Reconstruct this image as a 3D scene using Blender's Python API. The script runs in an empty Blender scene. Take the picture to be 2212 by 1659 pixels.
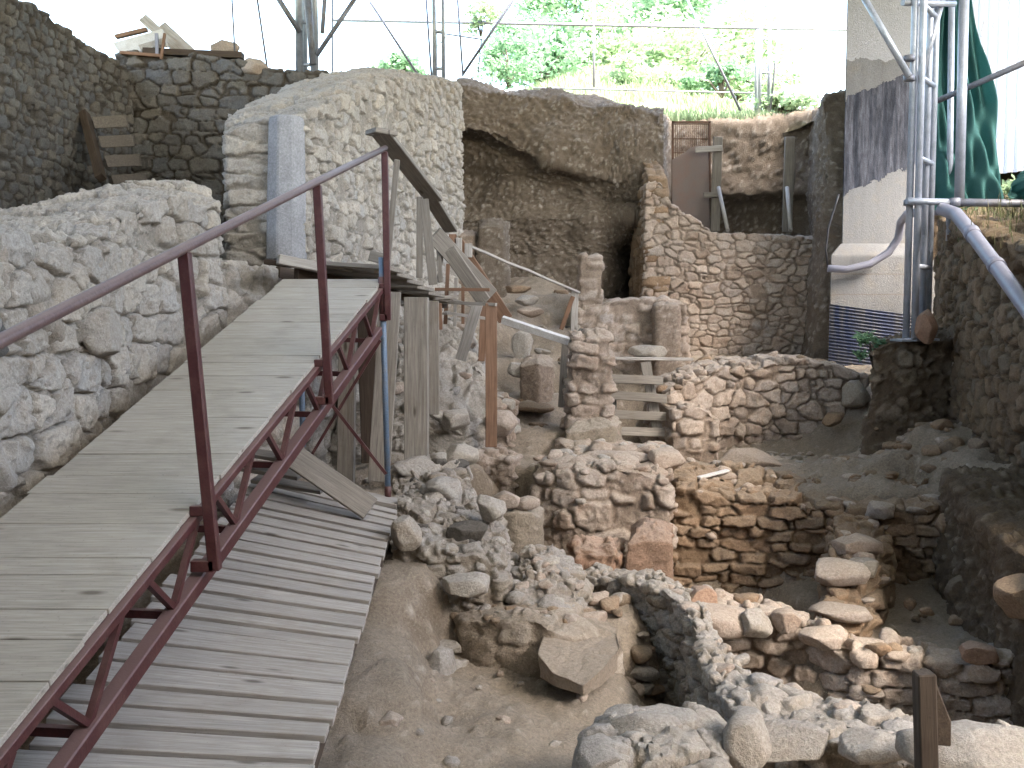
import bpy, bmesh, math, random
import numpy as np
from mathutils import Vector, Matrix
R = math.radians
random.seed(7)
S = bpy.context.scene
COL = S.collection

# ------------------------------------------------------------ camera, world, sun, exposure
FPX, PITCH = 2170.0, R(4.0)
cam_d = bpy.data.cameras.new("camera"); cam = bpy.data.objects.new("camera", cam_d); COL.objects.link(cam)
cam.location = (0, 0, 0); cam.rotation_euler = (R(90) - PITCH, 0, 0)
cam_d.sensor_width = 36.0; cam_d.lens = 36.0 * FPX / 2212.0
cam_d.clip_start = 0.05; cam_d.clip_end = 600
S.camera = cam
S.render.resolution_x = 1024; S.render.resolution_y = 768
SUN_EL, SUN_AZ = R(50), R(148)          # azimuth clockwise from +Y (the way the camera looks)
w = bpy.data.worlds.new("World"); S.world = w; w.use_nodes = True
nt = w.node_tree; nt.nodes.clear()
sky = nt.nodes.new("ShaderNodeTexSky"); sky.sky_type = 'NISHITA'; sky.sun_disc = False
sky.sun_elevation = SUN_EL; sky.sun_rotation = SUN_AZ; sky.air_density = 1.3; sky.dust_density = 4.0; sky.ozone_density = 1.0
bg = nt.nodes.new("ShaderNodeBackground"); bg.inputs[1].default_value = 0.15
wo = nt.nodes.new("ShaderNodeOutputWorld")
nt.links.new(sky.outputs[0], bg.inputs[0]); nt.links.new(bg.outputs[0], wo.inputs[0])
sl = bpy.data.lights.new("sun", 'SUN'); so = bpy.data.objects.new("sun", sl); COL.objects.link(so)
sl.energy = 2.6; sl.angle = R(40); sl.color = (1.0, 0.92, 0.83)
sd = Vector((math.sin(SUN_AZ) * math.cos(SUN_EL), math.cos(SUN_AZ) * math.cos(SUN_EL), math.sin(SUN_EL)))
so.rotation_euler = sd.to_track_quat('Z', 'Y').to_euler(); so.location = (6, -6, 20)
S.view_settings.view_transform = 'Standard'; S.view_settings.look = 'None'
S.view_settings.exposure = 3.52; S.view_settings.gamma = 1.0; S.view_settings.use_curve_mapping = False
try:
    S.cycles.max_bounces = 6; S.cycles.diffuse_bounces = 4; S.cycles.glossy_bounces = 2
    S.cycles.transparent_max_bounces = 12; S.cycles.use_denoising = True
except Exception: pass

# ------------------------------------------------------------ photo measures -> points in the world
def ratio(py): return math.tan(math.atan((829.5 - py) / FPX) - PITCH)
def P(px, py, Y):
    z = Y * ratio(py); d = Y * math.cos(PITCH) - z * math.sin(PITCH)
    return ((px - 1106) / FPX * d, Y, z)
def PZ(px, py, z): return P(px, py, z / ratio(py))

# ------------------------------------------------------------ numpy noise
def h01(i, j, k, s):
    x = (i.astype(np.int64) * 73856093) ^ (j.astype(np.int64) * 19349663) ^ (k.astype(np.int64) * 83492791) ^ (s * 2654435761 & 0xffffffff)
    x = x.astype(np.uint32)
    x ^= x >> np.uint32(16); x *= np.uint32(0x7feb352d); x ^= x >> np.uint32(15); x *= np.uint32(0x846ca68b); x ^= x >> np.uint32(16)
    return (x & np.uint32(0xffffff)).astype(np.float32) / np.float32(0xffffff)
def vnoise(p, s=0):
    f = np.floor(p); t = (p - f).astype(np.float32); t = t * t * (3 - 2 * t); f = f.astype(np.int64)
    r = np.zeros(len(p), np.float32)
    for a in (0, 1):
        for b in (0, 1):
            for c in (0, 1):
                wgt = (t[:, 0] if a else 1 - t[:, 0]) * (t[:, 1] if b else 1 - t[:, 1]) * (t[:, 2] if c else 1 - t[:, 2])
                r += wgt * h01(f[:, 0] + a, f[:, 1] + b, f[:, 2] + c, s)
    return r * 2 - 1
def fbm(p, sc, octv=3, s=0):
    r = np.zeros(len(p), np.float32); a = 0.55; q = p * sc
    for o in range(octv):
        r += a * vnoise(q + 17.3 * o, s + o); q = q * 2.07; a *= 0.5
    return r
def sstep(a, b, x):
    t = np.clip((x - a) / (b - a), 0, 1); return t * t * (3 - 2 * t)
def voro(q, jit, s, rowoff=0.5, szv=0.25, zj=None, sq=False):
    """nearest two jittered points, rows offset: gives coursed or loose rubble"""
    n = len(q); F1 = np.full(n, 9e9, np.float32); F2 = F1.copy(); idr = np.zeros(n, np.float32)
    idb = np.zeros(n, np.float32); dv = np.zeros((n, 3), np.float32)
    if zj is None: zj = jit
    k0 = np.floor(q[:, 2]).astype(np.int64); j0 = np.floor(q[:, 1]).astype(np.int64)
    for dk in (-1, 0, 1):
        k = k0 + dk; off = rowoff * (k & 1) + 0.37 * ((k >> 1) & 1); i0 = np.floor(q[:, 0] - off).astype(np.int64)
        for dj in (-1, 0, 1):
            j = j0 + dj
            for di in (-1, 0, 1):
                i = i0 + di
                r1 = h01(i, j, k, s); r2 = h01(i, j, k, s + 11); r3 = h01(i, j, k, s + 23)
                dx = q[:, 0] - (i + off + .5 + (r1 - .5) * jit * 1.5)
                dy = q[:, 1] - (j + .5 + (r2 - .5) * jit)
                dz = q[:, 2] - (k + .5 + (r3 - .5) * zj)
                d = (np.sqrt(dx * dx + dy * dy * .6 + dz * dz) if not sq else (dx ** 4 + dy ** 4 * .4 + dz ** 4) ** .25) - szv * (h01(i, j, k, s + 5) - .5)
                d = d.astype(np.float32)
                m = d < F1
                F2 = np.where(m, F1, np.minimum(F2, d)); F1 = np.where(m, d, F1)
                idr = np.where(m, h01(i, j, k, s + 31), idr); idb = np.where(m, h01(i, j, k, s + 41), idb)
                dv[m] = np.stack([dx, dy, dz], 1)[m]
    return F1, F2, idr, idb, dv

def texture(P0, kind, ang=0.0, seed=0):
    """displacement along the normal, stone random, stone mask for a point set"""
    p = P0.astype(np.float64); ca, sa = math.cos(-ang), math.sin(-ang)
    u = p[:, 0] * ca - p[:, 1] * sa; v = p[:, 0] * sa + p[:, 1] * ca
    L = np.stack([u, v, p[:, 2]], 1)
    k = dict(w=.22, d=.4, h=.12, jit=.6, zj=.45, amp=.045, e=.16, prot=.6, tilt=.5, rough=.012, big=.03, fill=.35, warp=.22, szv=.25, miss=.08, peb=0., pebs=.05, sq=False)
    k.update(kind)
    wv = k['warp']
    q = np.stack([L[:, 0] / k['w'], L[:, 1] / k['d'], L[:, 2] / k['h']], 1)
    if wv:
        q[:, 0] += wv * fbm(L, 2.6 / k['w'] * .2, 2, seed + 3); q[:, 2] += wv * 1.3 * fbm(L, 2.2 / k['w'] * .2, 2, seed + 4)
        q[:, 0] += .10 * fbm(L, 14, 2, seed + 6); q[:, 2] += .12 * fbm(L, 14, 2, seed + 7)
    rg1 = fbm(L, 9, 3, seed + 8)
    disp = k['big'] * fbm(L, 1.6, 2, seed + 9) + k['rough'] * fbm(L, 24, 3, seed + 10) + k['rough'] * (1.5 if k['amp'] > 0 else .5) * (np.abs(rg1) - .2) * -2
    sv = np.full(len(p), .5, np.float32); em = np.ones(len(p), np.float32)
    if k['amp'] > 0:
        F1, F2, ir, ib, dv = voro(q, k['jit'], seed + 1, szv=k['szv'], zj=k['zj'], sq=k['sq'])
        fillm = sstep(-.25, .35, fbm(L, 2.3, 2, seed + 12) + (k['fill'] - .5) * 1.2)
        em = sstep(.02, k['e'], F2 - F1)
        tilt = (dv[:, 0] * (ir - .5) + dv[:, 2] * (ib - .5)) * 2 * k['tilt']
        hgt = em * (1 + k['prot'] * (ir - .5) * 1.6 + tilt - .22 * F1 * F1)
        mis = (h01((ir * 9999).astype(np.int64), (ib * 9999).astype(np.int64), np.zeros(len(p), np.int64), seed) < k['miss'])
        hgt = np.where(mis, .1 * em, hgt); em = np.where(mis, em * .15, em)
        base = fillm * .55 + .25 * fbm(L, 9, 2, seed + 14)
        hgt = np.maximum(hgt, base) if k['fill'] > 0 else hgt
        em = em * sstep(-.12, .12, hgt - base + .02)
        disp = disp + k['amp'] * (hgt - .7); sv = ir
    if k['peb'] > 0:
        qq = L / k['pebs'] + .3 * fbm(L, 12, 2, seed + 15)[:, None]
        G1, G2, jr, jb, dd = voro(qq, .9, seed + 50, szv=.3)
        on = (jr < k['peb']).astype(np.float32)
        pb = on * sstep(.05, .35, G2 - G1) * (.4 + jb)
        disp = disp + pb * k['pebs'] * .38
        if k['amp'] <= 0: em = pb; sv = jb
        else:
            em = np.where((em < .3), np.maximum(em, pb * .8), em); sv = np.where(em < .3, jb, sv)
    return disp.astype(np.float32), sv.astype(np.float32), em.astype(np.float32)

def cell(poly, rows): return None
def np_mesh(name, V, F, mat, parent=None, sv=None, em=None, smooth=True):
    me = bpy.data.meshes.new(name)
    me.vertices.add(len(V)); me.vertices.foreach_set('co', np.asarray(V, np.float32).ravel())
    F = np.asarray(F, np.int32); me.loops.add(F.size); me.loops.foreach_set('vertex_index', F.ravel())
    me.polygons.add(len(F)); me.polygons.foreach_set('loop_start', np.arange(0, F.size, F.shape[1], dtype=np.int32))
    me.polygons.foreach_set('loop_total', np.full(len(F), F.shape[1], np.int32))
    me.polygons.foreach_set('use_smooth', np.full(len(F), smooth, bool))
    for nm, a in (('sv', sv), ('em', em)):
        if a is not None:
            at = me.attributes.new(nm, 'FLOAT', 'POINT'); at.data.foreach_set('value', np.asarray(a, np.float32))
    me.update(); me.validate()
    me.materials.append(mat)
    o = bpy.data.objects.new(name, me); COL.objects.link(o)
    if parent: o.parent = parent
    return o
def tag(o, label=None, cat=None, group=None, kind=None):
    if label: o['label'] = label
    if cat: o['category'] = cat
    if group: o['group'] = group
    if kind: o['kind'] = kind
    elif cat: o['kind'] = 'thing'
    return o
def empty(name, loc, label, cat, group=None):
    o = bpy.data.objects.new(name, None); COL.objects.link(o); o.location = loc; o.empty_display_size = .1
    return tag(o, label, cat, group)

def grid_faces(nr, nc, periodic):
    a = np.arange(nr - 1)[:, None]; b = np.arange(nc if periodic else nc - 1)[None, :]
    b2 = (b + 1) % nc
    return np.stack([a * nc + b, a * nc + b2, (a + 1) * nc + b2, (a + 1) * nc + b], 2).reshape(-1, 4)
def grid_normals(G, periodic):
    du = (np.roll(G, -1, 1) - np.roll(G, 1, 1)) if periodic else np.gradient(G, axis=1)
    dvv = np.gradient(G, axis=0)
    n = np.cross(du, dvv); l = np.linalg.norm(n, axis=2, keepdims=True); l[l == 0] = 1
    return n / l

def solid(name, label, cat, loop, spine, z0, mat, kind, res=.02, ang=None, seed=0, group=None, parent=None, batter=.03, wig=.05, topn=.06, rnd=2, crown=.03):
    """an upright mass: closed footprint with its own top line, rising from z0, closed over a spine, then stone relief"""
    L = [tuple(p) for p in loop]
    ar = sum(L[i][0] * L[(i + 1) % len(L)][1] - L[(i + 1) % len(L)][0] * L[i][1] for i in range(len(L)))
    if ar < 0: L = L[::-1]
    pts = []
    for i in range(len(L)):
        a = np.array(L[i]); b = np.array(L[(i + 1) % len(L)]); n = max(1, int(math.hypot(b[0] - a[0], b[1] - a[1]) / res))
        for t in range(n): pts.append(a + (b - a) * t / n)
    A = np.array(pts)
    for _ in range(rnd + 1): A = (np.roll(A, 1, 0) + A * 2 + np.roll(A, -1, 0)) / 4
    tan = np.roll(A, -1, 0) - np.roll(A, 1, 0); tl = np.hypot(tan[:, 0], tan[:, 1]); tl[tl == 0] = 1
    out = np.stack([tan[:, 1] / tl, -tan[:, 0] / tl], 1)
    B3 = np.stack([A[:, 0], A[:, 1], np.zeros(len(A))], 1)
    ztop = A[:, 2] + topn * fbm(B3, 2.2, 3, seed + 70) + topn * .5 * fbm(B3, 9, 2, seed + 71)
    sp = np.array([list(s) for s in spine], float)
    best = np.full(len(A), 1e9); tgt = np.zeros((len(A), 3))
    if len(sp) == 1: tgt[:] = sp[0]
    else:
        for i in range(len(sp) - 1):
            a = sp[i]; b = sp[i + 1]; ab = b[:2] - a[:2]; t = np.clip(((A[:, :2] - a[:2]) @ ab) / max(1e-9, ab @ ab), 0, 1)
            q = a + t[:, None] * (b - a); dd = np.hypot(*(A[:, :2] - q[:, :2]).T); m = dd < best; best[m] = dd[m]; tgt[m] = q[m]
    hmax = ztop.max() - z0; nside = max(4, int(hmax / res)); capd = np.hypot(*(A[:, :2] - tgt[:, :2]).T).max(); ncap = max(3, int(capd / res))
    rows = []
    for j in range(nside + 1):
        t = j / nside; off = batter * hmax * (1 - t)
        z = z0 + (ztop - z0) * t
        q = A[:, :2] + out * off
        pp = np.stack([q[:, 0], q[:, 1], z], 1)
        wn = wig * fbm(pp, 1.3, 2, seed + 72)
        pp[:, :2] += out * wn[:, None]; rows.append(pp)
    last = rows[-1]
    for j in range(1, ncap + 1):
        t = j / ncap; pp = last + (tgt - last) * t
        pp[:, 2] = last[:, 2] * (1 - t) + tgt[:, 2] * t + crown * math.sin(math.pi * min(1, t)) + 0
        rows.append(pp)
    G = np.array(rows); N = grid_normals(G, True)
    jt = nside
    nn = N.copy()
    for _ in range(4): nn[1:-1] = (nn[:-2] + 2 * nn[1:-1] + nn[2:]) / 4
    nn[-1] = (0, 0, 1); nn[-2] = nn[-2] * .5 + np.array([0, 0, .5]); nn /= np.linalg.norm(nn, axis=2, keepdims=True) + 1e-9
    if ang is None:
        a = A[0]; ang = 0
    V = G.reshape(-1, 3); d, sv, em = texture(V, kind, ang, seed)
    V = V + nn.reshape(-1, 3) * d[:, None]
    o = np_mesh(name, V, grid_faces(len(G), G.shape[1], True), mat, parent, sv, em)
    if not parent: tag(o, label, cat, group)
    return o
def wall(name, label, cat, front, t, z0, mat, kind, back=None, backdz=0.0, **kw):
    """a wall given by the top line of its seen face (left to right) and its thickness away from the viewer"""
    f = [Vector(p) for p in front]
    d = (f[-1] - f[0]); d.z = 0; d.normalize(); n = Vector((-d.y, d.x, 0))
    if back is None: back = [p + n * t + Vector((0, 0, backdz)) for p in f]
    bk = [Vector(p) for p in back]
    sp = []
    for i, (a, b) in enumerate(zip(f, bk)):
        m = (a + b) / 2
        if i == 0: m = m + ((f[1] + bk[1]) / 2 - m).normalized() * t * .45
        if i == len(f) - 1: m = m + ((f[-2] + bk[-2]) / 2 - m).normalized() * t * .45
        sp.append(tuple(m))
    kw.setdefault('ang', math.atan2(d.y, d.x))
    return solid(name, label, cat, [tuple(p) for p in f] + [tuple(p) for p in bk[::-1]], sp, z0, mat, kind, **kw)

def sheet(name, rows, mat, kind, res=.04, ang=0, seed=0, label=None, cat=None, knd='structure', flip=False, smooth=1, parent=None, fade=None):
    """a bank or slope laid through rows of points"""
    C = np.array(rows, float); nr, nc, _ = C.shape
    lr = np.linalg.norm(np.diff(C, axis=0), axis=2).max(1); lc = np.linalg.norm(np.diff(C, axis=1), axis=2).max(0)
    def samp(ls):
        o = [0.0]
        for i, l in enumerate(ls):
            n = max(1, int(l / res)); o += [i + (k + 1) / n for k in range(n)]
        return np.array(o)
    a = samp(lr); b = samp(lc)
    def itp(C, t, ax):
        n = C.shape[ax]; i = np.minimum(t.astype(int), n - 2); f = t - i
        sh = [1, 1, 1]; sh[ax] = -1; f = f.reshape(sh)
        return np.take(C, i, ax) * (1 - f) + np.take(C, i + 1, ax) * f
    G = itp(itp(C, a, 0), b, 1)
    for _ in range(smooth * 3):
        G[1:-1] = (G[:-2] + 2 * G[1:-1] + G[2:]) / 4; G[:, 1:-1] = (G[:, :-2] + 2 * G[:, 1:-1] + G[:, 2:]) / 4
    N = grid_normals(G, False)
    if flip: N = -N
    V = G.reshape(-1, 3); d, sv, em = texture(V, kind, ang, seed)
    V = V + N.reshape(-1, 3) * d[:, None]
    F = grid_faces(len(a), len(b), False)
    if flip: F = F[:, ::-1]
    o = np_mesh(name, V, F, mat, parent, sv, em)
    if not parent: tag(o, label, cat, None, knd)
    return o

# ------------------------------------------------------------ bars, tubes, boards
class MB:
    def __init__(s): s.v = []; s.f = []; s.g = []; s.r = []; s.sm = []
    def _add(s, vs, fs, gs, smooth=False):
        b = len(s.v); r = random.random(); o = random.random() * 50
        s.v += [tuple(v) for v in vs]; s.f += [tuple(b + i for i in f) for f in fs]; s.sm += [smooth] * len(fs)
        s.g += [(g[0] + o, g[1] + o * .7, g[2]) for g in gs]; s.r += [r] * len(vs)
    def bar(s, p, q, w, h, up=(0, 0, 1), nseg=1, warp=0.0):
        p = Vector(p); q = Vector(q); d = (q - p); l = d.length; d.normalize(); up = Vector(up)
        side = d.cross(up)
        if side.length < 1e-4: side = d.cross(Vector((0, 1, 0)))
        side.normalize(); up = side.cross(d).normalized()
        vs = []; gs = []
        for k in range(nseg + 1):
            t = k / nseg; c = p + (q - p) * t
            if warp and 0 < k < nseg: c = c + up * random.uniform(-warp, warp) + side * random.uniform(-warp, warp)
            for a, b in ((-1, -1), (1, -1), (1, 1), (-1, 1)):
                vs.append(c + side * a * w / 2 + up * b * h / 2); gs.append((l * t, a * w / 2, b * h / 2))
        fs = [(3, 2, 1, 0), tuple(nseg * 4 + i for i in range(4))]
        for k in range(nseg):
            for i in range(4):
                j = (i + 1) % 4; fs.append((k * 4 + i, k * 4 + j, k * 4 + 4 + j, k * 4 + 4 + i))
        s._add(vs, fs, gs); return s
    def tube(s, p, q, r, r2=None, n=12): return s.path([p, q], r, r2, n)
    def path(s, pts, r, r2=None, n=12, caps=True):
        pts = [Vector(p) for p in pts]; r2 = r if r2 is None else r2; vs = []; gs = []; m = len(pts); L = 0
        t = (pts[1] - pts[0]).normalized(); u = t.orthogonal().normalized()
        for i, p in enumerate(pts):
            a = pts[max(0, i - 1)]; b = pts[min(m - 1, i + 1)]; t = (b - a).normalized()
            u = (u - t * u.dot(t)).normalized(); v = t.cross(u); rr = r + (r2 - r) * i / (m - 1)
            if i: L += (pts[i] - pts[i - 1]).length
            for k in range(n):
                c = 2 * math.pi * k / n; vs.append(p + (u * math.cos(c) + v * math.sin(c)) * rr); gs.append((L, rr * math.cos(c), rr * math.sin(c)))
        fs = []
        for i in range(m - 1):
            for k in range(n): fs.append((i * n + k, i * n + (k + 1) % n, (i + 1) * n + (k + 1) % n, (i + 1) * n + k))
        b = len(s.f); s._add(vs, fs, gs, True)
        if caps:
            base = len(s.v) - len(vs); s.f += [tuple(base + k for k in range(n))[::-1], tuple(base + (m - 1) * n + k for k in range(n))]; s.sm += [False, False]
        return s
    def poly(s, pts, th, nrm):
        """flat board with outline pts, thickness th along nrm"""
        nrm = Vector(nrm).normalized(); n = len(pts); a = [Vector(p) for p in pts]; b = [p + nrm * th for p in a]
        fs = [tuple(range(n))[::-1], tuple(range(n, 2 * n))] + [(i, (i + 1) % n, n + (i + 1) % n, n + i) for i in range(n)]
        s._add(a + b, fs, [((p - a[0]).length, p.z, p.x) for p in a + b]); return s
    def quad(s, a, b, c, d, th):
        a, b, c, d = map(Vector, (a, b, c, d)); n = (b - a).cross(d - a).normalized(); n = n if n.z > 0 else -n
        T = [a, b, c, d]; B = [p - n * th for p in T]; L = (b - a).length; W = (d - a).length
        s._add(T + B, [(0, 1, 2, 3), (7, 6, 5, 4), (0, 4, 5, 1), (1, 5, 6, 2), (2, 6, 7, 3), (3, 7, 4, 0)], [(0, 0, 0), (L, 0, 0), (L, W, 0), (0, W, 0)] + [(0, 0, .05), (L, 0, .05), (L, W, .05), (0, W, .05)]); return s
    def build(s, name, mat, parent=None, bevel=0.0, origin=None):
        me = bpy.data.meshes.new(name)
        O = Vector(origin) if origin is not None else Vector((0, 0, 0))
        me.from_pydata([tuple(Vector(v) - O) for v in s.v], [], s.f)
        bm = bmesh.new(); bm.from_mesh(me); bmesh.ops.recalc_face_normals(bm, faces=bm.faces); bm.to_mesh(me); bm.free()
        me.polygons.foreach_set('use_smooth', s.sm)
        at = me.attributes.new('sv', 'FLOAT', 'POINT'); at.data.foreach_set('value', s.r)
        at = me.attributes.new('gc', 'FLOAT_VECTOR', 'POINT'); at.data.foreach_set('vector', [c for g in s.g for c in g])
        me.materials.append(mat); me.update()
        o = bpy.data.objects.new(name, me); COL.objects.link(o)
        if origin is not None: o.location = O
        if parent:
            o.parent = parent
            if origin is None: o.location = -Vector(parent.location)
        if bevel:
            m = o.modifiers.new('bevel', 'BEVEL'); m.width = bevel; m.segments = 1; m.limit_method = 'ANGLE'
        return o

# ------------------------------------------------------------ materials
def mat_new(name):
    m = bpy.data.materials.new(name); m.use_nodes = True; n = m.node_tree; n.nodes.clear()
    o = n.nodes.new('ShaderNodeOutputMaterial'); b = n.nodes.new('ShaderNodeBsdfPrincipled'); n.links.new(b.outputs[0], o.inputs[0])
    b.inputs['Roughness'].default_value = .9; b.inputs['Specular IOR Level'].default_value = .2
    return m, n, b
def N(n, t, **kw):
    x = n.nodes.new(t)
    for k, v in kw.items(): setattr(x, k, v)
    return x
def noise(n, vec, scale, detail=4, rough=.6):
    x = N(n, 'ShaderNodeTexNoise'); x.inputs['Scale'].default_value = scale; x.inputs['Detail'].default_value = detail; x.inputs['Roughness'].default_value = rough
    if vec is not None: n.links.new(vec, x.inputs['Vector'])
    return x.outputs['Fac']
def ramp(n, fac, stops, interp='LINEAR'):
    x = N(n, 'ShaderNodeValToRGB'); x.color_ramp.interpolation = interp; e = x.color_ramp.elements
    while len(e) < len(stops): e.new(.5)
    for i, (p, c) in enumerate(stops): e[i].position = p; e[i].color = (*c, 1) if len(c) == 3 else c
    n.links.new(fac, x.inputs[0]); return x.outputs[0]
def mixc(n, fac, a, b, mode='MIX'):
    x = N(n, 'ShaderNodeMix', data_type='RGBA', blend_type=mode)
    for s, v in ((0, fac), (6, a), (7, b)):
        if isinstance(v, (int, float)): x.inputs[s].default_value = v
        elif isinstance(v, tuple): x.inputs[s].default_value = (*v, 1)
        else: n.links.new(v, x.inputs[s])
    return x.outputs[2]
def mth(n, op, a, b=0.0, c=0.0, clamp=False):
    x = N(n, 'ShaderNodeMath', operation=op); x.use_clamp = clamp
    for i, v in enumerate((a, b, c)):
        if isinstance(v, (int, float)): x.inputs[i].default_value = v
        else: n.links.new(v, x.inputs[i])
    return x.outputs[0]
def bump(n, b, hgt, dist, strength=1.0):
    x = N(n, 'ShaderNodeBump'); x.inputs['Distance'].default_value = dist; x.inputs['Strength'].default_value = strength
    n.links.new(hgt, x.inputs['Height']); n.links.new(x.outputs[0], b.inputs['Normal'])
def attr(n, name):
    x = N(n, 'ShaderNodeAttribute'); x.attribute_name = name; return x
def stone_mat(name, cols, mortar, dust=(.42, .37, .31), dustamt=.5, patch=(.2, .12, .07), patchamt=.35, bumpd=.006):
    m, n, b = mat_new(name); pos = N(n, 'ShaderNodeNewGeometry'); P_ = pos.outputs['Position']
    sv = attr(n, 'sv').outputs['Fac']; em = attr(n, 'em').outputs['Fac']
    c = ramp(n, sv, [(i / (len(cols) - 1), k) for i, k in enumerate(cols)])
    n1 = noise(n, P_, 7, 5); n2 = noise(n, P_, 55, 4, .7); n3 = noise(n, P_, 1.3, 3); n4 = noise(n, P_, 260, 3, .7)
    c = mixc(n, mth(n, 'MULTIPLY', ramp(n, n1, [(.45, (0, 0, 0)), (.7, (1, 1, 1))]), patchamt), c, patch)
    c = mixc(n, mth(n, 'MULTIPLY', ramp(n, n3, [(.4, (0, 0, 0)), (.65, (1, 1, 1))]), .45), c, mortar)
    mo = mixc(n, n1, mortar, tuple(x * .55 for x in mortar))
    c = mixc(n, em, mo, c)
    sp = N(n, 'ShaderNodeSeparateXYZ'); n.links.new(pos.outputs['Normal'], sp.inputs[0])
    up = ramp(n, mth(n, 'ADD', sp.outputs[2], mth(n, 'MULTIPLY', n2, .35)), [(.55, (0, 0, 0)), (1.0, (1, 1, 1))])
    c = mixc(n, mth(n, 'MULTIPLY', up, dustamt), c, dust)
    f = ramp(n, n2, [(.2, (.62, .62, .62)), (.8, (1.3, 1.3, 1.3))]); c = mixc(n, 1.0, c, f, 'MULTIPLY')
    f2 = ramp(n, n4, [(.25, (.72, .72, .72)), (.75, (1.25, 1.25, 1.25))]); c = mixc(n, 1.0, c, f2, 'MULTIPLY')
    # pale lime specks and dark pores
    vo = N(n, 'ShaderNodeTexVoronoi'); vo.inputs['Scale'].default_value = 38; n.links.new(P_, vo.inputs['Vector'])
    spk = ramp(n, vo.outputs['Distance'], [(.1, (1, 1, 1)), (.2, (0, 0, 0))])
    c = mixc(n, mth(n, 'MULTIPLY', spk, mth(n, 'MULTIPLY', n1, .55)), c, tuple(min(.6, x * 2.1) for x in mortar))
    n.links.new(c, b.inputs['Base Color'])
    bump(n, b, mth(n, 'ADD', mth(n, 'MULTIPLY', n2, 1.0), mth(n, 'MULTIPLY', n4, .45)), bumpd * 2.2)
    return m
def wood_mat(name, c1, c2, dark, dirt=(.25, .2, .15), grain=.74):
    m, n, b = mat_new(name); g = attr(n, 'gc').outputs['Vector']; sv = attr(n, 'sv').outputs['Fac']
    mp = N(n, 'ShaderNodeMapping'); mp.inputs['Scale'].default_value = (1.6, 34, 34); n.links.new(g, mp.inputs['Vector'])
    gr = noise(n, mp.outputs[0], 1.6, 5, .65); mp2 = N(n, 'ShaderNodeMapping'); mp2.inputs['Scale'].default_value = (5, 120, 120); n.links.new(g, mp2.inputs['Vector'])
    gf = noise(n, mp2.outputs[0], 1.0, 3, .7)
    P_ = N(n, 'ShaderNodeNewGeometry').outputs['Position']; n1 = noise(n, P_, 4.5, 5); n2 = noise(n, P_, 70, 3, .7)
    c = mixc(n, sv, c1, c2)
    c = mixc(n, ramp(n, gr, [(.35, (.75, .75, .75)), (.62, (0, 0, 0))]), c, tuple(x * grain for x in c1))
    c = mixc(n, ramp(n, n1, [(.5, (0, 0, 0)), (.8, (.75, .75, .75))]), c, dirt)
    kn = N(n, 'ShaderNodeTexVoronoi'); kn.inputs['Scale'].default_value = 1.0
    mk = N(n, 'ShaderNodeMapping'); mk.inputs['Scale'].default_value = (2.2, 7, 7); n.links.new(g, mk.inputs['Vector']); n.links.new(mk.outputs[0], kn.inputs['Vector'])
    c = mixc(n, ramp(n, kn.outputs['Distance'], [(.05, (.8, .8, .8)), (.13, (0, 0, 0))]), c, dark)
    c = mixc(n, 1.0, c, ramp(n, gf, [(.25, (.72, .72, .72)), (.75, (1.2, 1.2, 1.2))]), 'MULTIPLY')
    c = mixc(n, ramp(n, n2, [(.62, (0, 0, 0)), (.78, (.5, .5, .5))]), c, dark)
    n.links.new(c, b.inputs['Base Color']); b.inputs['Roughness'].default_value = .8
    bump(n, b, mth(n, 'ADD', gr, mth(n, 'MULTIPLY', gf, .5)), .0025)
    return m
def metal_mat(name, col, rust=None, rough=.45, metallic=.0, rs=9, dirt=.3, dust=None):
    m, n, b = mat_new(name); pos = N(n, 'ShaderNodeNewGeometry'); P_ = pos.outputs['Position']
    n1 = noise(n, P_, rs, 6, .65); n2 = noise(n, P_, 90, 3, .7)
    c = mixc(n, ramp(n, n1, [(.45, (0, 0, 0)), (.7, (1, 1, 1))]), col, rust or tuple(x * .7 for x in col))
    c = mixc(n, 1.0, c, ramp(n, n2, [(.25, (1 - dirt,) * 3), (.75, (1 + dirt * .6,) * 3)]), 'MULTIPLY')
    if dust:
        sp = N(n, 'ShaderNodeSeparateXYZ'); n.links.new(pos.outputs['Normal'], sp.inputs[0])
        up = ramp(n, mth(n, 'ADD', sp.outputs[2], mth(n, 'MULTIPLY', n1, .4)), [(.7, (0, 0, 0)), (1.15 if False else 1.0, (.85, .85, .85))])
        c = mixc(n, up, c, dust)
    n.links.new(c, b.inputs['Base Color']); b.inputs['Roughness'].default_value = rough; b.inputs['Metallic'].default_value = metallic
    b.inputs['Specular IOR Level'].default_value = .5
    bump(n, b, n2, .001)
    return m

# ------------------------------------------------------------ palette
M = {}
M['pale'] = stone_mat('stone_pale', [(.38, .355, .325), (.50, .455, .40), (.41, .395, .375), (.56, .51, .44), (.40, .37, .33)], (.39, .35, .30), dust=(.44, .40, .36), patch=(.30, .22, .15))
M['grey'] = stone_mat('stone_grey', [(.115, .12, .13), (.17, .165, .155), (.14, .145, .155), (.20, .185, .165), (.11, .105, .10)], (.10, .085, .07), dust=(.15, .13, .11), patch=(.13, .10, .07))
M['tan'] = stone_mat('stone_tan', [(.40, .325, .275), (.50, .425, .365), (.42, .37, .335), (.54, .445, .37), (.34, .265, .215)], (.38, .295, .23), dust=(.46, .39, .32), patch=(.30, .17, .09))
M['brown'] = stone_mat('stone_brown', [(.28, .19, .125), (.37, .26, .175), (.28, .22, .165), (.40, .29, .195), (.23, .16, .11)], (.26, .175, .11), dust=(.30, .235, .17), patch=(.20, .10, .045))
M['dark'] = stone_mat('stone_dark', [(.20, .145, .095), (.25, .185, .12), (.19, .16, .12), (.28, .20, .13), (.15, .11, .075)], (.125, .088, .055), dust=(.21, .165, .11), patch=(.13, .065, .03))
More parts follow.
